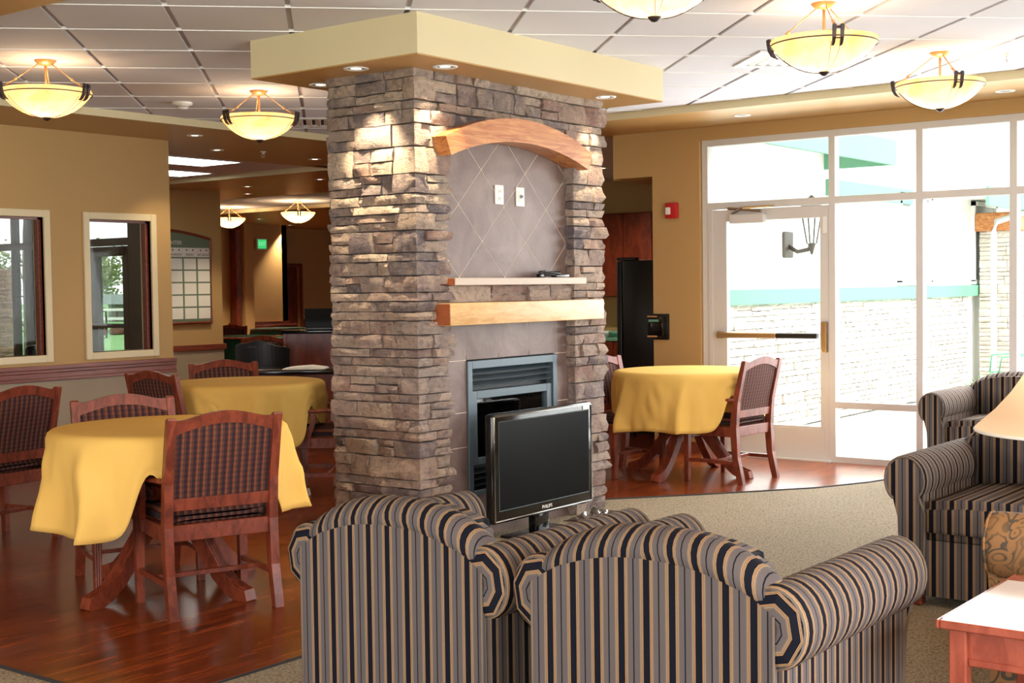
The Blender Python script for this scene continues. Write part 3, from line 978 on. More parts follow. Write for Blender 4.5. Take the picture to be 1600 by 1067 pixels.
# firebox insert
bx0, bx1, bz0, bz1 = 6.165, 7.080, 0.258, 1.068
ins = boxes('firebox_frame', [(bx0, bx0 + 0.045, RY - 0.012, RY + 0.05, bz0, bz1), (bx1 - 0.045, bx1, RY - 0.012, RY + 0.05, bz0, bz1), (bx0 + 0.045, bx1 - 0.045, RY - 0.012, RY + 0.05, bz1 - 0.05, bz1), (bx0 + 0.045, bx1 - 0.045, RY - 0.012, RY + 0.05, bz0, bz0 + 0.03)], 'slate_metal', fp, 0.003)
boxes('louver_back', [(bx0 + 0.045, bx1 - 0.045, RY + 0.05, RY + 0.06, 0.885, bz1 - 0.05), (bx0 + 0.045, bx1 - 0.045, RY + 0.05, RY + 0.06, bz0 + 0.03, 0.44)], 'dark_metal', ins)
for k in range(3):
    z = 0.985 - 0.037 * k
    bm = bmesh.new(); prism(bm, [(RY + 0.005, z), (RY + 0.05, z + 0.02), (RY + 0.05, z + 0.027), (RY + 0.0, z + 0.008)], 'x', bx0 + 0.05, bx1 - 0.05)
    bm_obj('louver', bm, 'slate_metal', ins)
for k in range(4):
    z = 0.385 - 0.037 * k
    bm = bmesh.new(); prism(bm, [(RY + 0.005, z), (RY + 0.05, z + 0.02), (RY + 0.05, z + 0.027), (RY + 0.0, z + 0.008)], 'x', bx0 + 0.05, bx1 - 0.05)
    bm_obj('louver', bm, 'dark_metal', ins)
gz0, gz1 = 0.44, 0.885
boxes('glass_door_frame', [(bx0 + 0.047, bx0 + 0.10, RY, RY + 0.045, gz0, gz1), (bx1 - 0.10, bx1 - 0.047, RY, RY + 0.045, gz0, gz1), (bx0 + 0.10, bx1 - 0.10, RY, RY + 0.045, gz1 - 0.05, gz1), (bx0 + 0.10, bx1 - 0.10, RY, RY + 0.045, gz0, gz0 + 0.04)], 'slate_metal', ins, 0.003)
boxes('glass_door', [(bx0 + 0.10, bx1 - 0.10, RY + 0.02, RY + 0.025, gz0 + 0.04, gz1 - 0.05)], 'fireglass', ins)
boxes('firebox_lining', [(bx0 + 0.05, bx0 + 0.06, RY + 0.06, 5.6, 0.42, 0.90), (bx1 - 0.06, bx1 - 0.05, RY + 0.06, 5.6, 0.42, 0.90), (bx0 + 0.05, bx1 - 0.05, RY + 0.06, 5.6, 0.42, 0.43), (bx0 + 0.05, bx1 - 0.05, RY + 0.06, 5.6, 0.89, 0.90)], 'dark_metal', ins)
boxes('rear_glass', [(bx0 + 0.05, bx1 - 0.05, 5.60, 5.605, 0.42, 0.90)], 'fireglass', ins)
for r_ in range(6):
    for q in range(4):
        y0 = RY + 0.07 + q * 0.165 - (0.08 if r_ % 2 else 0); y1 = y0 + 0.157
        y0, y1 = max(y0, RY + 0.065), min(y1, 5.595)
        if y1 - y0 > 0.03:
            boxes('fire_brick', [(bx1 - 0.078, bx1 - 0.061, y0, y1, 0.435 + r_ * 0.076, 0.504 + r_ * 0.076)], 'firebrick', ins)
            boxes('fire_brick', [(bx0 + 0.061, bx0 + 0.078, y0, y1, 0.435 + r_ * 0.076, 0.504 + r_ * 0.076)], 'firebrick', ins)
M['log'] = wood('charred_log', rgb(60, 48, 40), rgb(110, 88, 70), (8, 8, 8), 0.9, 4)
for k, (a, b, r_) in enumerate((((6.30, 5.2, 0.49), (6.86, 5.30, 0.50), 0.045), ((6.36, 5.36, 0.50), (6.95, 5.25, 0.52), 0.05), ((6.42, 5.2, 0.56), (6.80, 5.38, 0.60), 0.035))):
    bm = bmesh.new()
    tube(bm, [Vector(a).lerp(Vector(b), i / 5) + Vector((0, 0, 0.012 * math.sin(i * 2.1 + k))) for i in range(6)], [r_ * (0.9 + 0.15 * math.sin(i * 1.7 + k)) for i in range(6)], 9)
    bm_obj('fire_log', bm, 'log', ins, smooth=True)
# outlet plates, with the glossy cover
for x0, z0, nm, lb in ((6.458, 2.008, 'outlet_plate', 'white outlet plate on the diamond tiles, nearer the stone corner'), (6.67, 2.004, 'switch_plate', 'white cable plate on the diamond tiles, further from the stone corner')):
    p_ = rbox(nm, x0, x0 + 0.085, RY - 0.008, RY, z0, z0 + 0.118, 0.004, 'white', None, 2)
    tag(p_, lb, 'wall plate', 'white plates on the tiled recess')
    if nm == 'outlet_plate':
        for dz in (0.036, 0.080):
            rbox('socket', x0 + 0.027, x0 + 0.058, RY - 0.0105, RY - 0.0075, z0 + dz - 0.016, z0 + dz + 0.016, 0.005, 'paper', p_, 2)
            boxes('slot', [(x0 + 0.034, x0 + 0.037, RY - 0.0115, RY - 0.0104, z0 + dz - 0.007, z0 + dz + 0.007), (x0 + 0.048, x0 + 0.051, RY - 0.0115, RY - 0.0104, z0 + dz - 0.007, z0 + dz + 0.007)], 'duct', p_)
    else:
        bm = bmesh.new(); lathe(bm, [(0.001, 0), (0.012, 0), (0.012, 0.012), (0.006, 0.012), (0.006, 0.022), (0.001, 0.022)], 12)
        bmesh.ops.rotate(bm, verts=bm.verts[:], cent=(0, 0, 0), matrix=Matrix.Rotation(PI / 2, 3, 'X')); bmesh.ops.translate(bm, verts=bm.verts[:], vec=(x0 + 0.043, RY - 0.006, z0 + 0.06))
        bm_obj('cable_jack', bm, 'duct', p_)
        rbox('insert', x0 + 0.022, x0 + 0.064, RY - 0.0105, RY - 0.0075, z0 + 0.025, z0 + 0.095, 0.004, 'paper', p_, 2)
# black remote and cable resting on the upper shelf
rc = thing('cable_bundle', 'black cable bundle lying on the upper shelf of the fireplace', 'cable', (6.93, 4.965, 1.5605))
bm = bmesh.new()
tube(bm, [(0.11 * math.cos(a) * (1 + 0.1 * math.sin(3 * a)), 0.03 * math.sin(a), 0.008 + 0.004 * math.sin(2 * a) + 0.0006 * k) for k, a in enumerate([i * 2 * PI / 20 for i in range(53)])], 0.0045, 6)
bm_obj('cable', bm, 'black', rc, smooth=True)
rbox('plug', -0.135, -0.085, -0.014, 0.014, 0.0, 0.024, 0.005, 'blackgloss', rc, 2)
rbox('remote_control', 0.0, 0.16, -0.035, -0.002, 0.0, 0.02, 0.005, 'blackgloss', rc, 2)


# recessed downlights
def can_light(x, y, z, label, power=14, warm=(1.0, 0.80, 0.52), tilt=None, spot=95, r=0.055, blend=0.6, lit=True):
    t_ = thing('recessed_light', label, 'downlight', (x, y, z), 0, 'recessed downlights')
    bm = bmesh.new(); lathe(bm, [(r * 0.80, -0.001), (r * 0.84, -0.0045), (r * 1.25, -0.006), (r * 1.3, -0.001)], 24)
    bm_obj('trim_ring', bm, 'white', t_, smooth=True)
    bm = bmesh.new(); lathe(bm, [(r * 0.82, -0.003), (r * 0.55, -0.0015)], 20); bm_obj('baffle', bm, 'chrome', t_, smooth=True)
    bm = bmesh.new(); lathe(bm, [(0.001, -0.004), (r * 0.3, -0.0035), (r * 0.6, -0.0012)], 20); bm_obj('lamp', bm, 'canlamp' if lit else 'duct', t_, smooth=True)
    if power > 0:
        d = bpy.data.lights.new('downlight', 'SPOT')
        d.energy = power; d.color = warm; d.spot_size = math.radians(spot); d.spot_blend = blend; d.shadow_soft_size = 0.03
        o = bpy.data.objects.new('downlight', d); COL.objects.link(o)
        o.location = (x, y, z - 0.012)
        tgt = Vector(tilt) if tilt else Vector((x, y, 0))
        o.rotation_euler = (tgt - o.location).to_track_quat('-Z', 'Y').to_euler()
    return t_


ZH = 2.728
can_light(5.47, 5.23, ZH, 'eyeball downlight in the hood over the narrow stone face, nearer one', 120, tilt=(5.72, 5.28, 1.2), spot=70)
can_light(5.76, 5.80, ZH, 'downlight at the far corner of the hood underside', 20)
can_light(5.75, 4.82, ZH, 'downlight in the hood above the near corner of the fireplace front', 70, tilt=(5.80, 5.05, 1.0), spot=70)
can_light(7.36, 4.82, ZH, 'downlight in the hood above the pier beside the glazing', 60, tilt=(7.40, 5.05, 1.0), spot=70)
for x, y, lb in ((7.86, 9.50, 'downlight in the gold soffit nearest the end of the window wall'), (8.81, 10.32, 'second downlight in the gold soffit past the window wall'), (10.14, 10.32, 'downlight in the gold soffit closest to the stone column'),
                 (12.02, 12.15, 'downlight in the far soffit beside the stone column'), (12.14, 13.63, 'near one of the paired downlights in the far soffit'), (13.05, 14.65, 'far one of the paired downlights in the far soffit')):
    can_light(x, y, ZS, lb, 45 if y < 11 else 110)
can_light(17.74, 19.6, ZS, 'far downlight above the exit sign wall', 420)
can_light(19.9, 21.05, ZS, 'furthest downlight by the dark doorway', 300)
can_light(13.3, 8.75, ZS, 'added unseen downlight brightening the cherry kitchen cabinets', 150, (1.0, 0.9, 0.75), None, 150)  # no lamp seen here; added to brighten the dark kitchen
can_light(10.00, 5.21, ZS, 'unlit downlight in the soffit above the glazed door', 0, lit=False)
can_light(10.08, 3.11, ZS, 'unlit downlight in the soffit above the tall glazing', 0, lit=False)

# ------------------------------------------------------------------ pendant bowl lamps
def make_pendant(label, loc, rotz=0.0, power=7.0, group='alabaster bowl pendants'):
    t_ = thing('pendant_lamp', label, 'lamp', loc, rotz, group)
    bm = bmesh.new(); lathe(bm, [(0.066, 0.0), (0.064, -0.008), (0.045, -0.026), (0.012, -0.034), (0.001, -0.036)], 28)
    bm_obj('canopy', bm, 'brass', t_, smooth=True)
    bm = bmesh.new(); tube(bm, [(0, 0, -0.03), (0, 0, -0.215)], 0.008, 10); bm_obj('stem', bm, 'brass', t_, smooth=True)
    R = (0.272 ** 2 + 0.15 ** 2) / 0.30; zc = -0.355 + R
    prof = [(0.004, -0.355)]
    for i in range(1, 15):
        r = 0.272 * i / 14
        prof.append((r, zc - math.sqrt(R * R - r * r)))
    prof += [(0.276, -0.196), (0.270, -0.186)]
    bm = bmesh.new(); lathe(bm, prof, 56)
    bm_obj('bowl', bm, 'alabaster', t_, smooth=True)
    bm = bmesh.new(); tube(bm, [(0.2755 * math.cos(2 * PI * k / 48), 0.2755 * math.sin(2 * PI * k / 48), -0.214) for k in range(49)], 0.0035, 6)
    bm_obj('rim_band', bm, 'iron', t_, smooth=True)
    bm = bmesh.new(); lathe(bm, [(0.001, -0.375), (0.012, -0.372), (0.026, -0.360), (0.030, -0.352), (0.024, -0.350)], 16)
    bm_obj('finial', bm, 'iron', t_, smooth=True)
    for k in range(3):
        a = 2 * PI * k / 3
        mt = Matrix.Rotation(a, 3, 'Z')
        bm = bmesh.new(); tube(bm, [(0.045, 0, -0.026), (0.255, 0, -0.178)], 0.0035, 6)
        bmesh.ops.rotate(bm, verts=bm.verts[:], cent=(0, 0, 0), matrix=mt)
        rod = bm_obj('hanger_rod', bm, 'brass', t_, smooth=True)
        bm = bmesh.new(); tube(bm, [(0.185, 0, -0.127), (0.205, 0, -0.1415)], [0.009, 0.006], 8); tube(bm, [(0.205, -0.0, -0.142), (0.262, -0.022, -0.172)], 0.0025, 5); tube(bm, [(0.205, 0.0, -0.142), (0.262, 0.022, -0.172)], 0.0025, 5)
        bmesh.ops.rotate(bm, verts=bm.verts[:], cent=(0, 0, 0), matrix=mt)
        bm_obj('rod_knuckle', bm, 'brass', rod, smooth=True)
        bm = bmesh.new()
        for sy in (-0.02, 0.02):
            rings = []
            for (rr, zz, hw) in ((0.284, -0.160, 0.006), (0.292, -0.166, 0.009), (0.290, -0.190, 0.009), (0.284, -0.225, 0.008), (0.268, -0.252, 0.007), (0.252, -0.262, 0.005)):
                rings.append([(rr - 0.006, sy - hw, zz), (rr + 0.010, sy - hw, zz), (rr + 0.010, sy + hw, zz), (rr - 0.006, sy + hw, zz)])
            loft(bm, rings)
        box(bm, 0.280, 0.292, -0.02, 0.02, -0.182, -0.170); box(bm, 0.280, 0.288, -0.02, 0.02, -0.232, -0.226)
        bmesh.ops.rotate(bm, verts=bm.verts[:], cent=(0, 0, 0), matrix=mt)
        clip = bm_obj('rim_clip', bm, 'iron', t_)
        bm = bmesh.new()
        for sy in (-1, 1):
            pts = []
            for q in range(7):
                r = 0.250 - 0.225 * q / 6
                pts.append((r + 0.002, sy * 0.026 * (1 - q / 6), zc - math.sqrt(R * R - r * r) - 0.004))
            tube(bm, pts, 0.0016, 4)
        bmesh.ops.rotate(bm, verts=bm.verts[:], cent=(0, 0, 0), matrix=mt)
        bm_obj('wire_tie', bm, 'iron', clip)
    d = bpy.data.lights.new('pendant_bulb', 'POINT'); d.energy = power; d.color = (1.0, 0.72, 0.43); d.shadow_soft_size = 0.045
    o = bpy.data.objects.new('pendant_bulb', d); COL.objects.link(o); o.location = (loc[0], loc[1], loc[2] - 0.235)
    return t_


make_pendant('lit bowl pendant over the near yellow table, by the window wall', (4.95, 7.385, ZC), math.radians(-70))
make_pendant('lit bowl pendant beside the narrow stone face of the fireplace', (6.705, 7.385, ZC), math.radians(-65))
make_pendant('lit bowl pendant cut off by the top of the picture', (4.77, 2.88, ZC), math.radians(-142))
make_pendant('large lit bowl pendant hanging between fireplace and tall glazing', (6.585, 2.955, ZC), math.radians(-142))
make_pendant('lit bowl pendant hanging just in front of the tall glazing', (8.475, 3.02, ZC), math.radians(-138))
make_pendant('small far bowl pendant next to the stone column', (15.3, 15.98, ZC), math.radians(-130), 22.0)
make_pendant('small far bowl pendant half hidden by the calendar wall', (15.57, 17.96, ZC), math.radians(-130), 22.0)


# ------------------------------------------------------------------ dining chairs
def make_dining_chair(label, loc, face):
    t_ = thing('dining_chair', label, 'chair', (loc[0], loc[1], 0), math.atan2(face[1], face[0]) - PI / 2, 'cherry dining armchairs')
    PZ = [(0.0, 0.0), (0.2, 0.045), (0.42, 0.060), (0.62, 0.040), (0.93, -0.035)]

    def yb(z):
        for (a, b), (c_, d_) in zip(PZ[:-1], PZ[1:]):
            if z <= c_:
                return b + (d_ - b) * (z - a) / (c_ - a)
        return PZ[-1][1]
    for s in (-1, 1):
        bm = bmesh.new()
        zs = [0.0, 0.06, 0.13, 0.2, 0.3, 0.42, 0.52, 0.62, 0.72, 0.83, 0.922, 0.93]
        rect_sweep(bm, [(s * 0.255, yb(z), z) for z in zs], [0.042] * 11 + [0.034], [0.046, 0.05, 0.05, 0.05, 0.054, 0.056, 0.05, 0.046, 0.042, 0.038, 0.034, 0.026])
        bm_obj('rear_leg', bm, 'cherry', t_)
        bm = bmesh.new()
        rect_sweep(bm, [(s * 0.262, 0.475, 0.0), (s * 0.262, 0.475, 0.42)], [0.036, 0.044], [0.036, 0.044])
        for q in (-0.011, 0.0, 0.011):
            tube(bm, [(s * 0.262 + q, 0.494, 0.01), (s * 0.262 + q, 0.498, 0.35)], 0.0035, 5)
        bm_obj('front_leg', bm, 'cherry', t_)
        bm = bmesh.new()
        box(bm, s * 0.262 - 0.011, s * 0.262 + 0.011, 0.03, 0.46, 0.145, 0.172)
        bm_obj('side_stretcher', bm, 'cherry', t_)
        # armrest: flat bar bowing outward with a rounded knob end
        bm = bmesh.new()
        rings = []
        for y, x, w_, h_ in ((0.03, 0.262, 0.026, 0.026), (0.12, 0.272, 0.034, 0.028), (0.22, 0.284, 0.042, 0.028), (0.32, 0.292, 0.048, 0.030), (0.37, 0.294, 0.048, 0.030), (0.395, 0.294, 0.036, 0.024), (0.403, 0.294, 0.018, 0.012)):
            zc_ = 0.635 - 0.012 * (y / 0.4)
            rings.append([(s * x + w_ / 2 * math.cos(a), y, zc_ + h_ / 2 * math.sin(a)) for a in [2 * PI * k / 10 for k in range(10)]])
        loft(bm, rings)
        arm = bm_obj('armrest', bm, 'cherry', t_, smooth=True)
        bm = bmesh.new()
        rect_sweep(bm, [(s * 0.276, 0.375, 0.365), (s * 0.278, 0.378, 0.42), (s * 0.284, 0.352, 0.48), (s * 0.288, 0.322, 0.54), (s * 0.290, 0.318, 0.59), (s * 0.291, 0.328, 0.622)], 0.026, [0.062, 0.060, 0.048, 0.038, 0.036, 0.042])
        bm_obj('arm_support', bm, 'cherry', arm)
    boxes('cross_stretcher', [(-0.252, 0.252, 0.235, 0.257, 0.147, 0.170)], 'cherry', t_, 0.002)
    boxes('seat_frame', [(-0.252, 0.252, 0.045, 0.068, 0.352, 0.428), (-0.25, 0.25, 0.458, 0.482, 0.352, 0.428), (-0.272, -0.246, 0.06, 0.47, 0.352, 0.428), (0.246, 0.272, 0.06, 0.47, 0.352, 0.428)], 'cherry', t_, 0.003)
    # seat cushion
    bm = bmesh.new()
    box(bm, -0.245, 0.245, 0.07, 0.505, 0.425, 0.485)
    bmesh.ops.subdivide_edges(bm, edges=bm.edges[:], cuts=3, use_grid_fill=True)
    for v_ in bm.verts:
        if v_.co.z > 0.47:
            v_.co.z += 0.018 * (1 - (v_.co.x / 0.245) ** 2) * (1 - ((v_.co.y - 0.29) / 0.22) ** 2)
    bmesh.ops.bevel(bm, geom=[e for e in bm.edges if e.calc_face_angle(0) > 1.0], offset=0.016, segments=3, affect='EDGES')
    o = bm_obj('seat_cushion', bm, 'plaid', t_, smooth=True)
    uv_func(o, lambda c_, n_: (c_.x, c_.y + c_.z))
    # back: lower rail, arched top rail, upholstered panel
    bm = bmesh.new()
    loft(bm, [[(x, yb(0.495) - 0.012, 0.495), (x, yb(0.495) + 0.012, 0.495), (x, yb(0.552) + 0.012, 0.552), (x, yb(0.552) - 0.012, 0.552)] for x in (-0.236, 0.236)])
    bm_obj('lower_back_rail', bm, 'cherry', t_)

    def top(x):
        return 0.918 + 0.036 * max(0.0, math.cos(min(1.0, abs(x) / 0.20) * PI / 2)) ** 1.2

    def bot(x):
        return 0.850 + 0.046 * max(0.0, math.cos(min(1.0, abs(x) / 0.23) * PI / 2)) ** 0.9
    bm = bmesh.new()
    rings = []
    for i in range(21):
        x = -0.236 + 0.472 * i / 20
        a, b = bot(x), top(x)
        rings.append([(x, yb(a) - 0.013, a), (x, yb(a) + 0.013, a), (x, yb(0.92) + 0.012 - (b - 0.92) * 0.25, b), (x, yb(0.92) - 0.012 - (b - 0.92) * 0.25, b)])
    loft(bm, rings)
    bm_obj('top_rail', bm, 'cherry', t_)
    bm = bmesh.new()
    for sgn in (-1, 1):
        g = []
        for j in range(9):
            row = []
            for i in range(17):
                x = -0.234 + 0.468 * i / 16
                z = 0.545 + (bot(x) + 0.006 - 0.545) * j / 8
                bulge = 0.010 * (1 - (x / 0.234) ** 2) * (1 - (2 * j / 8 - 1) ** 2) ** 0.5
                row.append(bm.verts.new((x, yb(z) + sgn * (0.004 + bulge), z)))
            g.append(row)
        for j in range(8):
            for i in range(16):
                q = (g[j][i], g[j][i + 1], g[j + 1][i + 1], g[j + 1][i])
                bm.faces.new(q if sgn < 0 else q[::-1])
    me = bpy.data.meshes.new('back_panel'); bm.to_mesh(me); bm.free()
    o = link('back_panel', me, 'plaid', t_, True)
    uv_func(o, lambda c_, n_: (c_.x, c_.z))
    return t_


ch0 = make_dining_chair('cherry armchair seen from behind, pulled up to the near yellow table', (4.125, 4.835), (0.35, 0.94))


def place_chair(label, loc, face):
    return dup(ch0, (loc[0], loc[1], 0), math.atan2(face[1], face[0]) - PI / 2, label)


place_chair('cherry armchair facing the camera across the near yellow table', (4.49, 6.06), (-0.40, -0.916))
place_chair('cherry armchair cut off by the picture edge, backing the near table', (4.62, 7.24), (-0.138, 0.989))
place_chair('cherry armchair on the near side of the yellow table behind', (5.99, 7.73), (1.0, 0.01))
place_chair('cherry armchair behind the second yellow table, only its top showing', (7.17, 8.37), (-0.495, -0.868))
place_chair('cherry armchair half hidden behind the stone column, seen side on', (7.265, 6.95), (-0.606, 0.795))
place_chair('sunlit cherry armchair in front of the glazed door', (9.27, 4.705), (0.06, 0.998))
place_chair('cherry armchair by the yellow table at the glazing, partly behind the stone', (9.13, 6.08), (-0.25, -0.968))


# ------------------------------------------------------------------ round tables and cloths
def make_table(label, cx, cy, rot, ztop=0.825, group='round pedestal tables'):
    t_ = thing('pedestal_table', label, 'table', (cx, cy, 0), rot, group)
    bm = bmesh.new(); lathe(bm, [(0.001, ztop), (0.56, ztop), (0.575, ztop - 0.012), (0.56, ztop - 0.03), (0.001, ztop - 0.03)], 48)
    bm_obj('tabletop', bm, 'cherry', t_, smooth=False)
    bm = bmesh.new(); box(bm, -0.07, 0.07, -0.07, 0.07, 0.30, ztop - 0.05); box(bm, -0.26, 0.26, -0.03, 0.03, ztop - 0.06, ztop - 0.031); box(bm, -0.03, 0.03, -0.26, 0.26, ztop - 0.06, ztop - 0.031)
    bmesh.ops.bevel(bm, geom=bm.edges[:], offset=0.006, segments=1, affect='EDGES')
    bm_obj('pedestal', bm, 'cherry', t_)
    up = [(0.05, 0.50), (0.12, 0.45), (0.20, 0.36), (0.28, 0.25), (0.36, 0.15), (0.43, 0.090), (0.50, 0.066), (0.535, 0.055)]
    lo = [(0.55, 0.005), (0.54, 0.0), (0.46, 0.0), (0.40, 0.025), (0.32, 0.09), (0.24, 0.18), (0.16, 0.28), (0.09, 0.35), (0.05, 0.37)]
    for k in range(4):
        bm = bmesh.new()
        prism(bm, up + lo, 'y', -0.034, 0.034)
        for q in (-0.022, -0.0075, 0.0075, 0.022):
            tube(bm, [(r_, q, z + 0.001) for r_, z in up], 0.0055, 5)
        bmesh.ops.rotate(bm, verts=bm.verts[:], cent=(0, 0, 0), matrix=Matrix.Rotation(k * PI / 2, 3, 'Z'))
        bm_obj('splayed_leg', bm, 'cherry', t_)
    return t_


def make_cloth(label, cx, cy, seed, lifted=(), ztop=0.826, r0=0.585, drop=0.455, nf=9):
    rg = random.Random(seed)
    ph = [rg.uniform(0, 2 * PI) for _ in range(6)]
    NT_ = 220
    NR = 14
    fold_c = []
    for k in range(nf):
        fold_c.append((2 * PI * (k + rg.uniform(-0.22, 0.22)) / nf, rg.uniform(0.6, 1.0), rg.uniform(0.14, 0.24)))

    def fold(th):
        v_ = 0.0
        for c_, a_, w_ in fold_c:
            d = abs((th - c_ + PI) % (2 * PI) - PI)
            v_ += a_ * max(0.0, 1 - d / w_) ** 1.35
        return v_

    def liftf(th):
        f = 0.0
        for c_, w_, mx in lifted:
            q = abs((th - c_ + PI) % (2 * PI) - PI)
            f = max(f, 1 / (1 + math.exp((q - w_ - 0.14) * 22)))
        return f

    def dropf(th):
        d = drop * (1 + 0.045 * math.sin(2 * th + ph[0]) + 0.03 * math.sin(5 * th + ph[1]))
        for c_, w_, mx in lifted:
            q = abs((th - c_ + PI) % (2 * PI) - PI)
            f = 1 / (1 + math.exp((q - w_ - 0.12) * 22))
            g = math.exp(-((q - w_) / 0.13) ** 2)
            d = d * (1 - f) + min(d, mx) * f
            d = d * (1 - g) + min(d, 0.17) * g
        return d
    bm = bmesh.new()
    rings = []
    zt = ztop + 0.004
    for rr in (0.12, 0.3, 0.46, r0 - 0.045):
        rings.append([(rr * math.cos(2 * PI * i / NT_), rr * math.sin(2 * PI * i / NT_), zt) for i in range(NT_)])
    for (dr, dz) in ((-0.018, -0.003), (0.0, -0.016), (0.008, -0.04)):
        rings.append([((r0 + dr) * math.cos(2 * PI * i / NT_), (r0 + dr) * math.sin(2 * PI * i / NT_), zt + dz) for i in range(NT_)])
    for j in range(1, NR + 1):
        t01 = j / NR
        ring = []
        for i in range(NT_):
            th = 2 * PI * i / NT_
            D = dropf(th) - 0.04
            z = zt - 0.04 - D * t01
            w_ = t01 ** 0.85
            r = r0 + 0.008 + D / 0.42 * (0.020 * t01 + w_ * (0.125 * (1 - 0.92 * liftf(th)) * fold(th + 0.05 * math.sin(3 * t01 + ph[2])) - 0.028)) + 0.012 * math.sin(3 * th + ph[3]) * t01 + (0.020 * abs(noise.noise(Vector((math.cos(th) * 4.5, math.sin(th) * 4.5, t01 * 1.6 + seed)))) + 0.010 * noise.noise(Vector((math.cos(th) * 9, math.sin(th) * 9, t01 * 3 + seed)))) * min(1.0, t01 * 4)
            ring.append((r * math.cos(th), r * math.sin(th), z + 0.012 * fold(th) * t01 * (1 - liftf(th))))
        rings.append(ring)
    R = loft(bm, rings, cap=False)
    bm.faces.new(R[0][::-1])
    bmesh.ops.translate(bm, verts=bm.verts[:], vec=(cx, cy, 0))
    o = bm_obj('tablecloth', bm, 'cloth', None, smooth=True)
    md = o.modifiers.new('thickness', 'SOLIDIFY'); md.thickness = 0.0025; md.offset = 1
    return tag(o, label, 'tablecloth', 'mustard yellow tablecloths')


make_table('round pedestal table under the nearest yellow cloth', 4.33, 5.48, 0.06)
make_cloth('mustard cloth on the near table in front of the window wall', 4.33, 5.48, 3, [(math.atan2(-0.94, -0.35), 0.46, 0.31), (math.atan2(0.916, 0.40), 0.46, 0.31)])
make_table('round pedestal table behind, half hidden by the stone column', 6.74, 7.64, 0.2)
make_cloth('mustard cloth on the table behind, reaching the stone column', 6.74, 7.64, 11, [(math.atan2(0.0, -1.0), 0.45, 0.31), (math.atan2(0.868, 0.495), 0.45, 0.31), (math.atan2(-0.795, 0.606), 0.45, 0.31)])
make_table('round pedestal table next to the glazed door', 9.32, 5.35, 0.03)
make_cloth('mustard cloth on the table next to the glazed door', 9.32, 5.35, 29, [(math.atan2(-0.998, -0.06), 0.42, 0.31), (math.atan2(0.968, -0.05), 0.44, 0.31)])


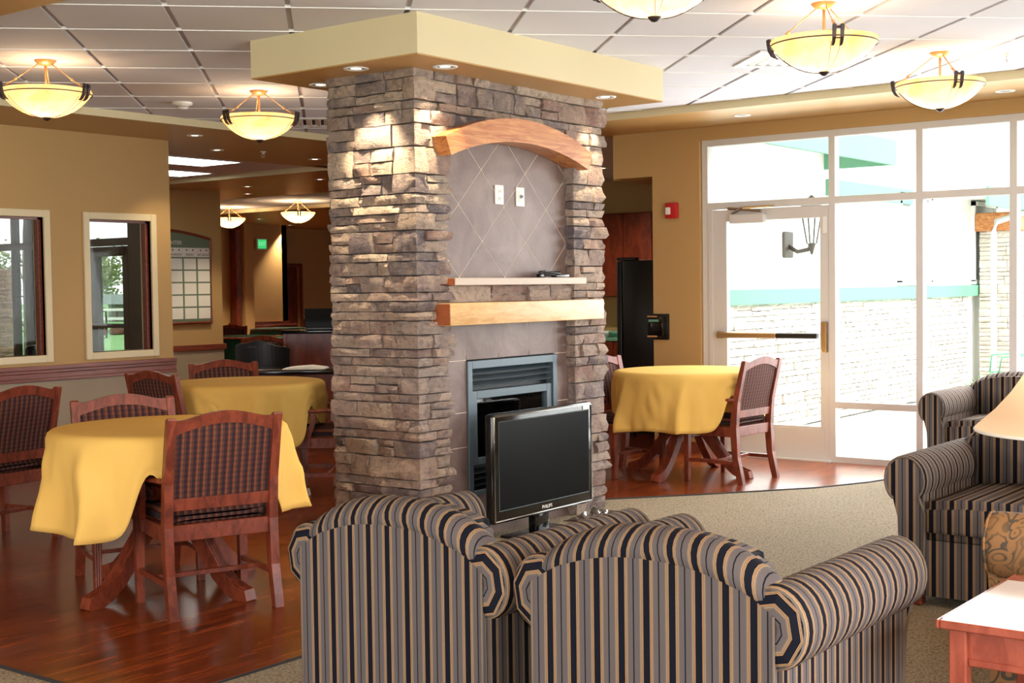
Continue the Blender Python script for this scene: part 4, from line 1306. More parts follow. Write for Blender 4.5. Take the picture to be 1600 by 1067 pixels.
# ------------------------------------------------------------------ upholstered armchairs (face local +x)
def make_armchair(name, label, loc, rotz, fabric, group=None, cat='armchair'):
    t_ = thing(name, label, cat, (loc[0], loc[1], 0), rotz, group)
    t_.scale = (0.926, 0.926, 1.09)

    def top(y):
        q = min(1.0, abs(y) / 0.425)
        return 0.575 + 0.105 * (1 - q ** 2.4)
    # outside back
    ny = 28
    out = [(-0.425 + 0.85 * i / ny) for i in range(ny + 1)]
    bm = bmesh.new()
    prism(bm, [(-0.425, 0.055), (0.425, 0.055)] + [(y, top(y)) for y in out[::-1]], 'x', -0.485, -0.40)
    o = bm_obj('outer_back', bm, fabric, t_)
    uv_func(o, lambda c_, n_: (c_.y + 0.012 if abs(n_.y) < 0.7 else c_.x, c_.z))
    for sg in (-1, 1):
        bm = bmesh.new(); tube(bm, [(-0.487, sg * 0.426, 0.06), (-0.487, sg * 0.426, 0.575)], 0.005, 6)
        p = bm_obj('back_piping', bm, fabric, o, smooth=True); uv_func(p, lambda c_, n_: (0.03, c_.z))
    # back roll along the hump
    bm = bmesh.new()
    rings = []
    NR = 40
    for i in range(NR + 1):
        f = i / NR
        y = -0.432 + 0.864 * f
        q = min(1.0, abs(y) / 0.43)
        zc_ = top(y) + 0.016
        r = 0.057 * (1 - 0.3 * q ** 6)
        pinch = 1 - 0.05 * math.exp(-((y - 0.02) / 0.012) ** 2)
        rings.append([(-0.405 + r * 1.55 * math.cos(a), y, zc_ + r * pinch * math.sin(a)) for a in [2 * PI * k / 18 for k in range(18)]])
    loft(bm, rings)
    o = bm_obj('back_roll', bm, fabric, t_, smooth=True)
    uv_func(o, lambda c_, n_: (c_.y * 1.12 + 0.25 * (c_.z - 0.70) * (1 if c_.y > 0.02 else -1) + 0.02, c_.z))
    # inner back cushion
    bm = bmesh.new()
    prism(bm, [(-0.335, 0.38), (0.335, 0.38)] + [(y, top(y) + 0.045) for y in (0.335, 0.28, 0.2, 0.1, 0, -0.1, -0.2, -0.28, -0.335)], 'x', -0.405, -0.255)
    bmesh.ops.bevel(bm, geom=[e for e in bm.edges if abs(e.verts[0].co.x - e.verts[1].co.x) < 1e-5], offset=0.045, segments=4, affect='EDGES', clamp_overlap=True)
    o = bm_obj('back_cushion', bm, fabric, t_, smooth=True)
    uv_func(o, lambda c_, n_: (c_.y + 0.012, c_.z))
    for s in (-1, 1):
        yc, zc_, r = s * 0.415, 0.540, 0.108
        # arm roll, slightly drooping spiral section
        bm = bmesh.new()
        n = 26
        rings = []
        for x, k in ((-0.470, 0.90), (-0.462, 0.97), (-0.445, 1.0), (0.43, 1.0), (0.452, 0.985), (0.462, 0.95)):
            rings.append([(x, yc + s * 0.0 + r * k * math.cos(a) * 1.0, zc_ + r * k * 0.98 * math.sin(a)) for a in [2 * PI * q / n for q in range(n)]])
        loft(bm, rings, cap=False)
        arm = bm_obj('arm_roll', bm, fabric, t_, smooth=True)
        uv_func(arm, lambda c_, n_: (c_.x * 1.0, math.atan2(c_.z - zc_, c_.y - yc) * r))
        # pleated rear end: eight flat wedges round a button
        bm = bmesh.new()
        wed = []
        for k in range(8):
            a0, a1 = 2 * PI * k / 8 + 0.2, 2 * PI * (k + 1) / 8 + 0.2
            pts = []
            for rr, x in ((0.100, -0.470), (0.070, -0.482), (0.035, -0.484), (0.012, -0.478)):
                pts.append([(x, yc + rr * math.cos(a), zc_ + rr * math.sin(a)) for a in (a0, a1)])
            for (p0, p1), (p2, p3) in zip(pts[:-1], pts[1:]):
                bm.faces.new([bm.verts.new(q) for q in (p0, p1, p3, p2)])
        o = bm_obj('pleated_end', bm, fabric, arm)

        def uvp(c_, n_, yc=yc, zc_=zc_):
            dy, dz = c_.y - yc, c_.z - zc_
            k = math.floor((math.atan2(n_.z, n_.y) - 0.2) / (PI / 4) + 0.0)
            return (math.hypot(dy, dz) + 0.018, 0)
        uv_func(o, uvp)
        # front facing: scroll disc over a tapering panel, edged with piping
        ol = []
        for k in range(19):
            a = -0.30 * PI + k * 1.55 * PI / 18
            ol.append((yc + s * 0.100 * math.cos(a), zc_ + 0.100 * math.sin(a)))
        low = [(yc - s * 0.105, 0.40), (yc - s * 0.098, 0.25), (yc - s * 0.092, 0.06), (yc + s * 0.026, 0.06), (yc + s * 0.030, 0.25), (yc + s * 0.036, 0.38)]
        bm = bmesh.new()
        prism(bm, ol + low, 'x', 0.440, 0.470)
        o = bm_obj('arm_facing', bm, fabric, arm)
        uv_func(o, lambda c_, n_: (c_.y + 0.03 if abs(n_.x) > 0.5 else 0.03, c_.z))
        bm = bmesh.new(); tube(bm, [(0.471, a, b) for a, b in (ol + low[:3])], 0.006, 6)
        p = bm_obj('arm_piping', bm, fabric, arm, smooth=True); uv_func(p, lambda c_, n_: (0.03, c_.z))
        # arm body under the roll
        bm = bmesh.new()
        ya, yb_ = sorted((s * 0.325, s * 0.442))
        box(bm, -0.462, 0.445, ya, yb_, 0.055, 0.52)
        o = bm_obj('arm_panel', bm, fabric, t_)
        uv_func(o, lambda c_, n_: (c_.x if abs(n_.x) < 0.5 else c_.y + 0.03, c_.z))
    bm = bmesh.new()
    box(bm, -0.28, 0.485, -0.33, 0.33, 0.295, 0.455)
    bmesh.ops.subdivide_edges(bm, edges=bm.edges[:], cuts=2, use_grid_fill=True)
    for v_ in bm.verts:
        if v_.co.z > 0.44:
            v_.co.z += 0.02 * (1 - (v_.co.y / 0.33) ** 2)
    bmesh.ops.bevel(bm, geom=[e for e in bm.edges if e.calc_face_angle(0) > 1.0], offset=0.035, segments=4, affect='EDGES')
    o = bm_obj('seat_cushion', bm, fabric, t_, smooth=True)
    uv_func(o, lambda c_, n_: (c_.y + 0.012, c_.x + c_.z))
    bm = bmesh.new(); box(bm, -0.40, 0.45, -0.33, 0.33, 0.055, 0.292)
    o = bm_obj('seat_base', bm, fabric, t_)
    uv_func(o, lambda c_, n_: (c_.y + 0.012, c_.z))
    for x in (-0.44, 0.40):
        for y in (-0.38, 0.38):
            boxes('foot', [(x - 0.035, x + 0.035, y - 0.035, y + 0.035, 0.008, 0.055)], 'tablewood', t_, 0.004)
    return t_


a1 = make_armchair('striped_armchair', 'navy and taupe striped armchair seen from behind, in front of the television', (3.644, 2.959), 0.0, 'stripe', 'striped armchairs')
dup(a1, (3.644, 1.977, 0), 0.0, 'nearest striped armchair seen from behind, with its arm toward the end table')
dup(a1, (6.43, 1.92, 0), PI, 'striped armchair facing the camera behind the floral chair and table')
dup(a1, (9.94, 3.07, 0), PI, 'striped armchair standing against the tall glazing')
fa = make_armchair('floral_armchair', 'gold and olive leaf patterned armchair just behind the end table', (5.08, 1.055), PI / 2, 'floral')

# ------------------------------------------------------------------ end table and lamp
tb = thing('end_table', 'rosy wood end table with glare-whitened top in the near corner', 'side table', (4.06, 1.0, 0))
L0, L1, W0, W1, TZ = -0.36, 0.36, -0.36, 0.335, 0.55
boxes('top_edge', [(L0, L1, W0, W0 + 0.03, TZ - 0.025, TZ), (L0, L1, W1 - 0.012, W1, TZ - 0.025, TZ), (L0, L0 + 0.03, W0 + 0.03, W1 - 0.012, TZ - 0.025, TZ), (L1 - 0.10, L1, W0 + 0.03, W1 - 0.012, TZ - 0.025, TZ)], 'tablewood', tb, 0.004)
boxes('glare_top', [(L0 + 0.03, L1 - 0.10, W0 + 0.03, W1 - 0.012, TZ - 0.02, TZ + 0.0005)], 'glare_white', tb)  # white colour stands in for window glare on the glossy top
for x in (L0 + 0.05, L1 - 0.05):
    for y in (W0 + 0.05, W1 - 0.055):
        boxes('leg', [(x - 0.025, x + 0.025, y - 0.025, y + 0.025, 0.008, TZ - 0.026)], 'tablewood', tb, 0.004)
boxes('apron', [(L0 + 0.075, L1 - 0.075, W0 + 0.045, W0 + 0.065, TZ - 0.125, TZ - 0.026), (L0 + 0.075, L1 - 0.075, W1 - 0.07, W1 - 0.05, TZ - 0.125, TZ - 0.026), (L0 + 0.045, L0 + 0.065, W0 + 0.075, W1 - 0.08, TZ - 0.125, TZ - 0.026), (L1 - 0.065, L1 - 0.045, W0 + 0.075, W1 - 0.08, TZ - 0.125, TZ - 0.026)], 'tablewood', tb)
boxes('apron_bead', [(L0 + 0.040, L0 + 0.066, W0 + 0.075, W1 - 0.08, TZ - 0.130, TZ - 0.108)], 'tablewood', tb, 0.003)
boxes('shelf_board', [(L0 + 0.05, L1 - 0.05, W0 + 0.05, W1 - 0.055, 0.13, 0.15)], 'tablewood', tb)
lp = thing('table_lamp', 'table lamp with cream bell shade on the end table', 'lamp', (4.03, 1.0, TZ + 0.0005))
bm = bmesh.new(); lathe(bm, [(0.001, 0.0), (0.075, 0.0), (0.078, 0.012), (0.05, 0.03), (0.03, 0.06), (0.055, 0.13), (0.07, 0.2), (0.05, 0.28), (0.02, 0.33), (0.015, 0.36), (0.001, 0.36)], 28)
bm_obj('lamp_base', bm, 'brass', lp, smooth=True)
bm = bmesh.new(); tube(bm, [(0, 0, 0.35), (0, 0, 0.80)], 0.006, 8); bm_obj('pole', bm, 'brass', lp, smooth=True)
bm = bmesh.new(); lathe(bm, [(0.315, 0.52), (0.312, 0.53), (0.262, 0.575), (0.215, 0.63), (0.175, 0.69), (0.148, 0.75), (0.135, 0.80)], 40)
sh = bm_obj('shade', bm, 'shade', lp, smooth=True)
bm = bmesh.new(); tube(bm, [(0.315 * math.cos(2 * PI * k / 40), 0.315 * math.sin(2 * PI * k / 40), 0.52) for k in range(41)], 0.005, 6); bm_obj('shade_trim', bm, 'paper', sh, smooth=True)
bm = bmesh.new(); lathe(bm, [(0.001, 0.83), (0.012, 0.82), (0.014, 0.805), (0.004, 0.795)], 12); bm_obj('finial', bm, 'brass', lp, smooth=True)
d = bpy.data.lights.new('table_lamp_bulb', 'POINT'); d.energy = 2.6; d.color = (1.0, 0.82, 0.62); d.shadow_soft_size = 0.04
o = bpy.data.objects.new('table_lamp_bulb', d); COL.objects.link(o); o.location = (4.03, 1.0, TZ + 0.63)

# ------------------------------------------------------------------ television standing on the carpet in front of the fireplace
tv = thing('television', 'black flat screen television standing on the floor before the fireplace', 'television', (6.545, 4.78, 0.008))
rbox('bezel', -0.51, 0.51, -0.035, 0.03, 0.125, 0.765, 0.018, 'blackgloss', tv, 3)
boxes('screen', [(-0.455, 0.462, -0.0375, -0.034, 0.205, 0.715)], 'screen', tv)
bm = bmesh.new(); tube(bm, [(-0.497, -0.036, 0.142), (-0.497, -0.036, 0.748), (0.497, -0.036, 0.748), (0.497, -0.036, 0.142), (-0.497, -0.036, 0.142)], 0.004, 6)
bm_obj('bezel_edge', bm, 'chrome', tv, smooth=True)
bm = bmesh.new(); tube(bm, [(-0.458, -0.037, 0.20), (-0.458, -0.037, 0.718), (0.465, -0.037, 0.718), (0.465, -0.037, 0.20), (-0.458, -0.037, 0.20)], 0.0022, 4)
bm_obj('screen_edge', bm, 'slate_metal', tv)
rbox('rear_housing', -0.36, 0.36, 0.028, 0.075, 0.18, 0.68, 0.02, 'black', tv, 2)
rbox('stand_neck', -0.07, 0.07, -0.01, 0.05, 0.012, 0.14, 0.01, 'blackgloss', tv, 2)
rbox('stand_base', -0.26, 0.26, -0.13, 0.12, 0.0, 0.016, 0.007, 'blackgloss', tv, 2)
boxes('energy_sticker', [(0.405, 0.475, -0.0385, -0.0355, 0.722, 0.748)], 'paper', tv)
text_mesh('brand_lettering', 'PHILIPS', 0.030, 'paper', Matrix.Translation((0.01, -0.0375, 0.168)) @ Matrix.Rotation(PI / 2, 4, 'X'), tv, 0.0006, sx=1.1)
# crumpled clear plastic bag beside it
bm = bmesh.new()
g = {}
NX, NY = 30, 16
for i in range(NX + 1):
    for j in range(NY + 1):
        x = -0.25 + 0.5 * i / NX; y = -0.12 + 0.24 * j / NY
        h = abs(noise.noise(Vector((x * 9, y * 11, 3.1)))) * 0.075 + abs(noise.noise(Vector((x * 24, y * 22, 7.7)))) * 0.03
        e = min(1, 4 * min(i / NX, 1 - i / NX, j / NY, 1 - j / NY))
        g[i, j] = bm.verts.new((x + 0.03 * noise.noise(Vector((x * 8, y * 8, 1))), y + 0.03 * noise.noise(Vector((x * 8, y * 8, 5))), 0.004 + h * e))
for i in range(NX):
    for j in range(NY):
        bm.faces.new((g[i, j], g[i + 1, j], g[i + 1, j + 1], g[i, j + 1]))
bag = bm_obj('plastic_bag', bm, 'wrap')
bag.location = (7.2, 4.80, 0.008); bag.rotation_euler = (0, 0, 0.05)
tag(bag, 'crumpled clear plastic bag on the carpet beside the television', 'bag')

# ------------------------------------------------------------------ small fixtures on walls and ceilings
fa_ = thing('fire_alarm', 'red fire alarm strobe on the tan wall beside the glazed door', 'alarm', (XW, 6.175, 2.10))
rbox('housing', -0.045, 0.0, -0.062, 0.062, 0.0, 0.142, 0.012, 'red', fa_, 2)
rbox('strobe_lens', -0.058, -0.044, 0.0, 0.05, 0.035, 0.1, 0.008, 'white', fa_, 2)
boxes('sounder_slot', [(-0.0475, -0.0445, -0.05, -0.01, 0.04 + 0.014 * k, 0.046 + 0.014 * k) for k in range(5)], 'red', fa_)
ph = thing('wall_dispenser', 'black and gold wall dispenser at the edge of the kitchen opening', 'dispenser', (XW, 6.305, 1.01))
rbox('backplate', -0.03, 0.0, -0.085, 0.085, 0.0, 0.235, 0.008, 'black', ph, 2)
rbox('body', -0.085, -0.028, -0.06, 0.10, 0.03, 0.21, 0.012, 'blackgloss', ph, 2)
boxes('upper_bar', [(-0.089, -0.08, 0.0, 0.10, 0.205, 0.218)], 'brass', ph, 0.003)
boxes('lower_bar', [(-0.089, -0.08, 0.0, 0.10, 0.025, 0.04)], 'brass', ph, 0.003)
boxes('display', [(-0.0875, -0.084, -0.02, 0.085, 0.165, 0.185)], 'green_trim', ph)
bm = bmesh.new(); lathe(bm, [(0.001, 0), (0.02, 0), (0.02, 0.012), (0.001, 0.014)], 14)
bmesh.ops.rotate(bm, verts=bm.verts[:], cent=(0, 0, 0), matrix=Matrix.Rotation(-PI / 2, 3, 'Y')); bmesh.ops.translate(bm, verts=bm.verts[:], vec=(-0.084, 0.03, 0.105))
bm_obj('button', bm, 'black', ph)

sd = thing('smoke_detector', 'round white smoke detector between the two bowl pendants', 'detector', (6.72, 8.26, ZC))
bm = bmesh.new(); lathe(bm, [(0.075, 0), (0.078, -0.012), (0.07, -0.022), (0.045, -0.026), (0.044, -0.042), (0.035, -0.052), (0.001, -0.054)], 28); bm_obj('housing', bm, 'white', sd, smooth=True)
bm = bmesh.new(); lathe(bm, [(0.0455, -0.030), (0.0455, -0.040)], 20); bm_obj('sensor_slots', bm, 'duct', sd)


def sprinkler(x, y, z, label):
    t_ = thing('sprinkler_head', label, 'sprinkler', (x, y, z), 0, 'ceiling sprinkler heads')
    bm = bmesh.new(); lathe(bm, [(0.03, 0), (0.03, -0.004), (0.012, -0.008), (0.011, -0.025), (0.001, -0.026)], 16); bm_obj('body', bm, 'white', t_, smooth=True)
    bm = bmesh.new(); tube(bm, [(-0.012, 0, -0.02), (-0.018, 0, -0.04), (-0.004, 0, -0.058)], 0.003, 5); tube(bm, [(0.012, 0, -0.02), (0.018, 0, -0.04), (0.004, 0, -0.058)], 0.003, 5); bm_obj('yoke', bm, 'chrome', t_)
    bm = bmesh.new(); lathe(bm, [(0.001, -0.058), (0.024, -0.058), (0.024, -0.061), (0.001, -0.061)], 12); bm_obj('deflector', bm, 'chrome', t_)


sprinkler(9.24, 10.13, ZS, 'small sprinkler under the gold soffit beside the stone column')
sprinkler(8.79, 2.70, ZC, 'small sprinkler in the tiles beyond the pendant at the glazing')


def air_vent(x, y, label, rot):
    t_ = thing('air_vent', label, 'vent', (x, y, ZC), rot, 'ceiling air vents')
    boxes('frame', [(-0.29, 0.29, -0.29, -0.23, -0.012, -0.001), (-0.29, 0.29, 0.23, 0.29, -0.012, -0.001), (-0.29, -0.23, -0.23, 0.23, -0.012, -0.001), (0.23, 0.29, -0.23, 0.23, -0.012, -0.001)], 'white', t_)
    for k in range(6):
        bm = bmesh.new(); y0 = -0.2 + k * 0.075
        prism(bm, [(y0, -0.012), (y0 + 0.045, -0.002), (y0 + 0.05, -0.002), (y0 + 0.006, -0.014)], 'x', -0.22, 0.22)
        bm_obj('blade', bm, 'white', t_)
    boxes('dark_throat', [(-0.225, 0.225, -0.225, 0.225, -0.0015, -0.0008)], 'dark_metal', t_)


air_vent(8.30, 8.33, 'white ceiling vent partly hidden behind the stone column', PI / 4)
air_vent(8.05, 3.85, 'white ceiling vent behind the large bowl pendant', PI / 4)

# corridor fluorescent panels
for x0, x1, y0, y1, lb in ((9.0, 10.22, 11.54, 12.22, 'bright fluorescent panel nearest the gold soffit'), (9.68, 10.92, 12.86, 13.5, 'bright fluorescent panel second from the gold soffit')):
    t_ = thing('fluorescent_panel', lb, 'ceiling light', ((x0 + x1) / 2, (y0 + y1) / 2, ZC), 0, 'corridor fluorescent panels')
    a, b = (x1 - x0) / 2, (y1 - y0) / 2
    boxes('frame', [(-a, a, -b, -b + 0.02, -0.012, -0.001), (-a, a, b - 0.02, b, -0.012, -0.001), (-a, -a + 0.02, -b + 0.02, b - 0.02, -0.012, -0.001), (a - 0.02, a, -b + 0.02, b - 0.02, -0.012, -0.001)], 'white', t_)
    boxes('diffuser', [(-a + 0.02, a - 0.02, -b + 0.02, b - 0.02, -0.008, -0.001)], 'fluor', t_)

# calendar board
cb = thing('calendar_board', 'large framed activity calendar with white day cards on the tan wall', 'calendar', (0, 14.6, 0))
bx = [(12.275 - 0.235 * k) for k in range(5)]
xl, xr = bx[-1] - 0.0, bx[0]
def arch(x):
    return 2.215 + 0.125 * (1 - ((x - 11.30) / 1.0) ** 2)
bm = bmesh.new(); prism(bm, [(xl, 1.10), (xr, 1.10)] + [(xr - (xr - xl) * i / 12, arch(xr - (xr - xl) * i / 12)) for i in range(13)], 'y', -0.03, -0.001)
bm_obj('board', bm, 'boardgreen', cb)
bm = bmesh.new(); tube(bm, [(xl, -0.03, 1.08), (xr, -0.03, 1.08), (xr, -0.03, arch(xr))] + [(xr - (xr - xl) * i / 12, -0.03, arch(xr - (xr - xl) * i / 12)) for i in range(13)], 0.022, 6)
bm_obj('frame', bm, 'cherry_x', cb)
boxes('header_strip', [(xl, xr - 0.02, -0.034, -0.03, 1.975, 2.10)], 'paper', cb)
for k, dname in enumerate(('SATURDAY', 'FRIDAY', 'THURSDAY', 'WEDNESDAY')):
    a, b = bx[k + 1] + 0.012, bx[k] - 0.02
    text_mesh('day_lettering', dname, 0.042, 'black', Matrix.Translation(((a + b) / 2, -0.0345, 2.005)) @ Matrix.Rotation(PI / 2, 4, 'X'), cb, 0.0004)
    for q in range(2):
        bm = bmesh.new(); lathe(bm, [(0.001, 0), (0.011, 0), (0.011, 0.003), (0.001, 0.003)], 10); bmesh.ops.rotate(bm, verts=bm.verts[:], cent=(0, 0, 0), matrix=Matrix.Rotation(PI / 2, 3, 'X')); bmesh.ops.translate(bm, verts=bm.verts[:], vec=(a + 0.05 + 0.105 * q, -0.034, 2.07))
        bm_obj('marker_dot', bm, 'black', cb)
    for r_ in range(5):
        z1 = 1.955 - r_ * 0.168
        boxes('day_card', [(a, b, -0.036, -0.03, z1 - 0.148, z1)], 'paper', cb)
text_mesh('title_lettering', 'CENTER', 0.075, 'paper', Matrix.Translation((11.79, -0.0305, 2.165)) @ Matrix.Rotation(PI / 2, 4, 'X'), cb, 0.0006, 'RIGHT')

# exit sign
ex = thing('exit_sign', 'small lit green exit sign on the far tan wall', 'sign', (19.19, 21.19, 2.36))
rbox('housing', -0.14, 0.14, -0.06, 0.0, 0.0, 0.235, 0.01, 'white', ex, 1)
boxes('lit_face', [(-0.115, 0.115, -0.064, -0.06, 0.025, 0.21)], 'exit', ex)
text_mesh('exit_lettering', 'EXIT', 0.115, 'exit_txt', Matrix.Translation((0, -0.065, 0.117)) @ Matrix.Rotation(PI / 2, 4, 'X'), ex, 0.001, sx=0.8)

# ------------------------------------------------------------------ kitchen
kc = thing('wall_cabinet', 'cherry wall cabinets above the kitchen counter', 'cabinet', (14.99, 8.9, 1.36))
boxes('carcass', [(-0.34, 0.0, -1.3, 1.3, 0, 1.08)], 'cabinet', kc)
for k in range(6):
    y0 = -1.3 + k * 2.6 / 6
    rbox('door', -0.362, -0.341, y0 + 0.006, y0 + 2.6 / 6 - 0.006, 0.01, 1.07, 0.004, 'cabinet', kc, 1)
kb = thing('base_cabinet', 'cherry base cabinets along the kitchen wall', 'cabinet', (14.99, 8.9, 0))
boxes('carcass', [(-0.6, 0, -1.3, 1.3, 0, 0.80)], 'cabinet', kb)
for k in range(6):
    y0 = -1.3 + k * 2.6 / 6
    rbox('door', -0.622, -0.601, y0 + 0.006, y0 + 2.6 / 6 - 0.006, 0.1, 0.79, 0.004, 'cabinet', kb, 1)
tag(boxes('worktop', [(14.36, 14.99, 7.6, 10.2, 0.801, 0.845)], 'green_trim', None, 0.006), 'grey green worktop on the kitchen base cabinets', 'worktop')
for k, (x, y, c_) in enumerate(((14.5, 9.38, 'green_trim'), (14.52, 9.55, 'white'), (14.5, 9.72, 'green_trim'))):
    bm = bmesh.new(); lathe(bm, [(0.001, 0), (0.05, 0), (0.085, 0.05), (0.09, 0.08), (0.08, 0.08), (0.045, 0.012), (0.001, 0.01)], 18)
    o = bm_obj('bowl', bm, c_, None, smooth=True); o.location = (x, y, 0.845)
    tag(o, ('teal bowl on the kitchen worktop next to the refrigerator', 'white bowl on the kitchen worktop between two teal ones', 'teal bowl on the kitchen worktop next to the stone column')[k], 'bowl', 'bowls on the kitchen worktop')
fg = thing('refrigerator', 'tall black refrigerator in the kitchen opening', 'refrigerator', (11.72, 6.88, 0))
rbox('cabinet', -0.36, 0.36, -0.46, 0.38, 0.03, 1.755, 0.01, 'fridge', fg, 2)
rbox('door', -0.36, 0.36, 0.39, 0.45, 0.05, 1.75, 0.012, 'fridge', fg, 2)
boxes('hinge_cover', [(-0.36, -0.30, 0.22, 0.45, 1.756, 1.785)], 'black', fg, 0.006)
for sx in (-0.3, 0.3):
    for sy in (-0.4, 0.32):
        boxes('foot', [(sx - 0.03, sx + 0.03, sy - 0.03, sy + 0.03, 0, 0.03)], 'black', fg)

# ------------------------------------------------------------------ far dining room and office corner beyond the window wall
def at(px, dep):
    lat = (px - 800) / F_PX * dep
    return (0.7954 * dep + 0.6060 * lat, 0.6060 * dep - 0.7954 * lat)


FWD = math.atan2(0.606, 0.7954)


def desk(name, label, px, dep, w, d_, h, rot, mat='cabinet', topmat='blackgloss', cat='desk'):
    x, y = at(px, dep)
    t_ = thing(name, label, cat, (x, y, 0), rot)
    rbox('top', -d_ / 2, d_ / 2, -w / 2, w / 2, h - 0.04, h, 0.006, topmat, t_, 2)
    boxes('side_panel', [(-d_ / 2 + 0.03, d_ / 2 - 0.03, -w / 2 + 0.02, -w / 2 + 0.05, 0, h - 0.041)], mat, t_)
    boxes('side_panel', [(-d_ / 2 + 0.03, d_ / 2 - 0.03, w / 2 - 0.05, w / 2 - 0.02, 0, h - 0.041)], mat, t_)
    boxes('modesty_panel', [(-d_ / 2 + 0.06, -d_ / 2 + 0.085, -w / 2 + 0.05, w / 2 - 0.05, 0.12, h - 0.041)], mat, t_)
    return t_


desk('office_desk', 'dark desk with a black top behind the second yellow table', 470, 12.6, 1.35, 0.6, 0.77, FWD)
x, y = at(476, 12.55)
fo = thing('open_folder', 'pale papers lying on the dark desk behind the yellow table', 'folder', (x, y, 0.7705), FWD)
boxes('lower_sheet', [(-0.16, 0.16, -0.20, 0.19, 0.0, 0.006)], 'paper', fo)
bm = bmesh.new(); loft(bm, [[(-0.14, yy, 0.007), (0.15, yy, 0.007), (0.15, yy, 0.010 + zz), (-0.14, yy, 0.010 + zz)] for yy, zz in ((-0.19, 0.0), (-0.05, 0.018), (0.08, 0.010), (0.17, 0.0))]); bm_obj('upper_sheet', bm, 'paper', fo)
desk('reception_counter', 'tall cherry reception counter beside the stone column', 505, 15.2, 0.85, 0.6, 1.06, FWD, cat='counter')
desk('writing_table', 'low dark table behind the black task chairs', 455, 18.2, 0.7, 0.6, 0.80, FWD, topmat='cherry', cat='table')
x, y = at(503, 15.25)
lt = thing('laptop', 'black laptop open on the reception counter', 'laptop', (x, y, 1.0605), FWD)
rbox('keyboard_base', -0.12, 0.14, -0.16, 0.16, 0.0, 0.02, 0.004, 'black', lt, 1)
bm = bmesh.new(); loft(bm, [[(-0.125, yy, 0.015), (-0.11, yy, 0.015), (-0.16, yy, 0.235), (-0.175, yy, 0.235)] for yy in (-0.165, 0.165)]); bm_obj('screen_lid', bm, 'black', lt)


def task_chair(label, px, dep, rot):
    x, y = at(px, dep)
    t_ = thing('task_chair', label, 'chair', (x, y, 0), rot, 'black task chairs')
    bm = bmesh.new()
    rings = []
    for i in range(13):
        q = -1 + 2 * i / 12
        yy = 0.235 * q
        zt = 0.955 - 0.05 * q ** 4 + 0.012 * math.cos(q * 6)
        rings.append([(-0.02 - 0.05 * q * q, yy, 0.52), (0.03 - 0.05 * q * q, yy, 0.52), (0.01 - 0.05 * q * q, yy, zt), (-0.05 - 0.05 * q * q, yy, zt)])
    loft(bm, rings); bm_obj('backrest', bm, 'black', t_)
    rbox('seat', -0.48, 0.0, -0.25, 0.25, 0.42, 0.50, 0.03, 'black', t_, 3)
    bm = bmesh.new(); tube(bm, [(-0.24, 0, 0.08), (-0.24, 0, 0.42)], 0.03, 10); bm_obj('gas_column', bm, 'black', t_)
    for k in range(5):
        a = 2 * PI * k / 5
        bm = bmesh.new(); tube(bm, [(-0.24, 0, 0.09), (-0.24 + 0.3 * math.cos(a), 0.3 * math.sin(a), 0.05), (-0.24 + 0.3 * math.cos(a), 0.3 * math.sin(a), 0.0)], [0.025, 0.02, 0.022], 8)
        bm_obj('base_arm', bm, 'black', t_)
    return t_


task_chair('front black task chair behind the yellow table', 418, 13.6, FWD)
task_chair('black task chair partly hidden behind the front one', 402, 14.6, FWD + 0.2)
x, y = at(412, 16.6)
place_chair('cherry chair back beyond the black task chairs', (x, y), (0.7954, 0.606))
x, y = at(360, 22.3)
place_chair('dim cherry chair beside the dark green cloth far away', (x, y), (0.5, 0.85))


def draped_table(label, px, dep, r, h, mat, seed):
    x, y = at(px, dep)
    o = make_cloth(label, x, y, seed, (), h - 0.004, r, h * 0.6, 8)
    o.data.materials.clear(); o.data.materials.append(M[mat])
    o['group'] = 'green cloths in the far dining room'
    make_table('pedestal table under the ' + label.replace(' on the', ', the'), x, y, 0.3, h - 0.006)
    return o


draped_table('dark green cloth on the far table beside the dim cherry chair', 384, 20.6, 0.40, 0.82, 'greencloth', 41)
draped_table('bright teal cloth on the far table beside the cherry chair back', 452, 19.6, 0.36, 0.82, 'tealcloth', 43)
draped_table('dark green cloth on the furthest table below the doorway', 440, 24.5, 0.55, 0.82, 'greencloth', 47)
bt = thing('booth_bench', 'long cherry booth bench along the far wall', 'bench', (19.35, 20.7, 0))
rbox('seat', -0.58, 0.58, -0.25, 0.2, 0.38, 0.48, 0.02, 'cabinet', bt, 2)
boxes('base', [(-0.56, 0.56, -0.2, 0.2, 0, 0.379)], 'cabinet', bt)
rbox('backrest', -0.58, 0.58, 0.2, 0.28, 0.0, 0.80, 0.01, 'cabinet', bt, 1)
tag(rbox('far_lit_strip', 18.76, 18.80, 21.0, 21.12, 0.86, 1.32, 0.004, 'paper', None, 1), 'narrow white-lit vertical strip beside the far tan column', 'lit_strip')  # pale slab painted in for a white-lit strip

# ------------------------------------------------------------------ entrance hall furniture seen through the interior windows
def lounge_chair(label, x, y, rot):
    t_ = thing('lounge_chair', label, 'chair', (x, y, 0), rot, 'dark entrance hall chairs')
    rbox('seat', -0.3, 0.35, -0.33, 0.33, 0.2, 0.45, 0.05, 'black', t_, 3)
    rbox('backrest', -0.42, -0.26, -0.33, 0.33, 0.2, 0.9, 0.06, 'black', t_, 3)
    for s in (-1, 1):
        rbox('armrest', -0.38, 0.3, s * 0.38 - 0.05, s * 0.38 + 0.05, 0.2, 0.62, 0.04, 'black', t_, 3)
        for x_ in (-0.33, 0.27):
            boxes('leg', [(x_ - 0.02, x_ + 0.02, s * 0.3 - 0.02, s * 0.3 + 0.02, 0, 0.2)], 'black', t_)


lounge_chair('dark lounge chair behind the sill of the cut off window', 6.55, 11.3, -0.6)
lounge_chair('dark lounge chair silhouetted low in the second window', 9.55, 13.95, FWD - PI / 2 + 0.05)

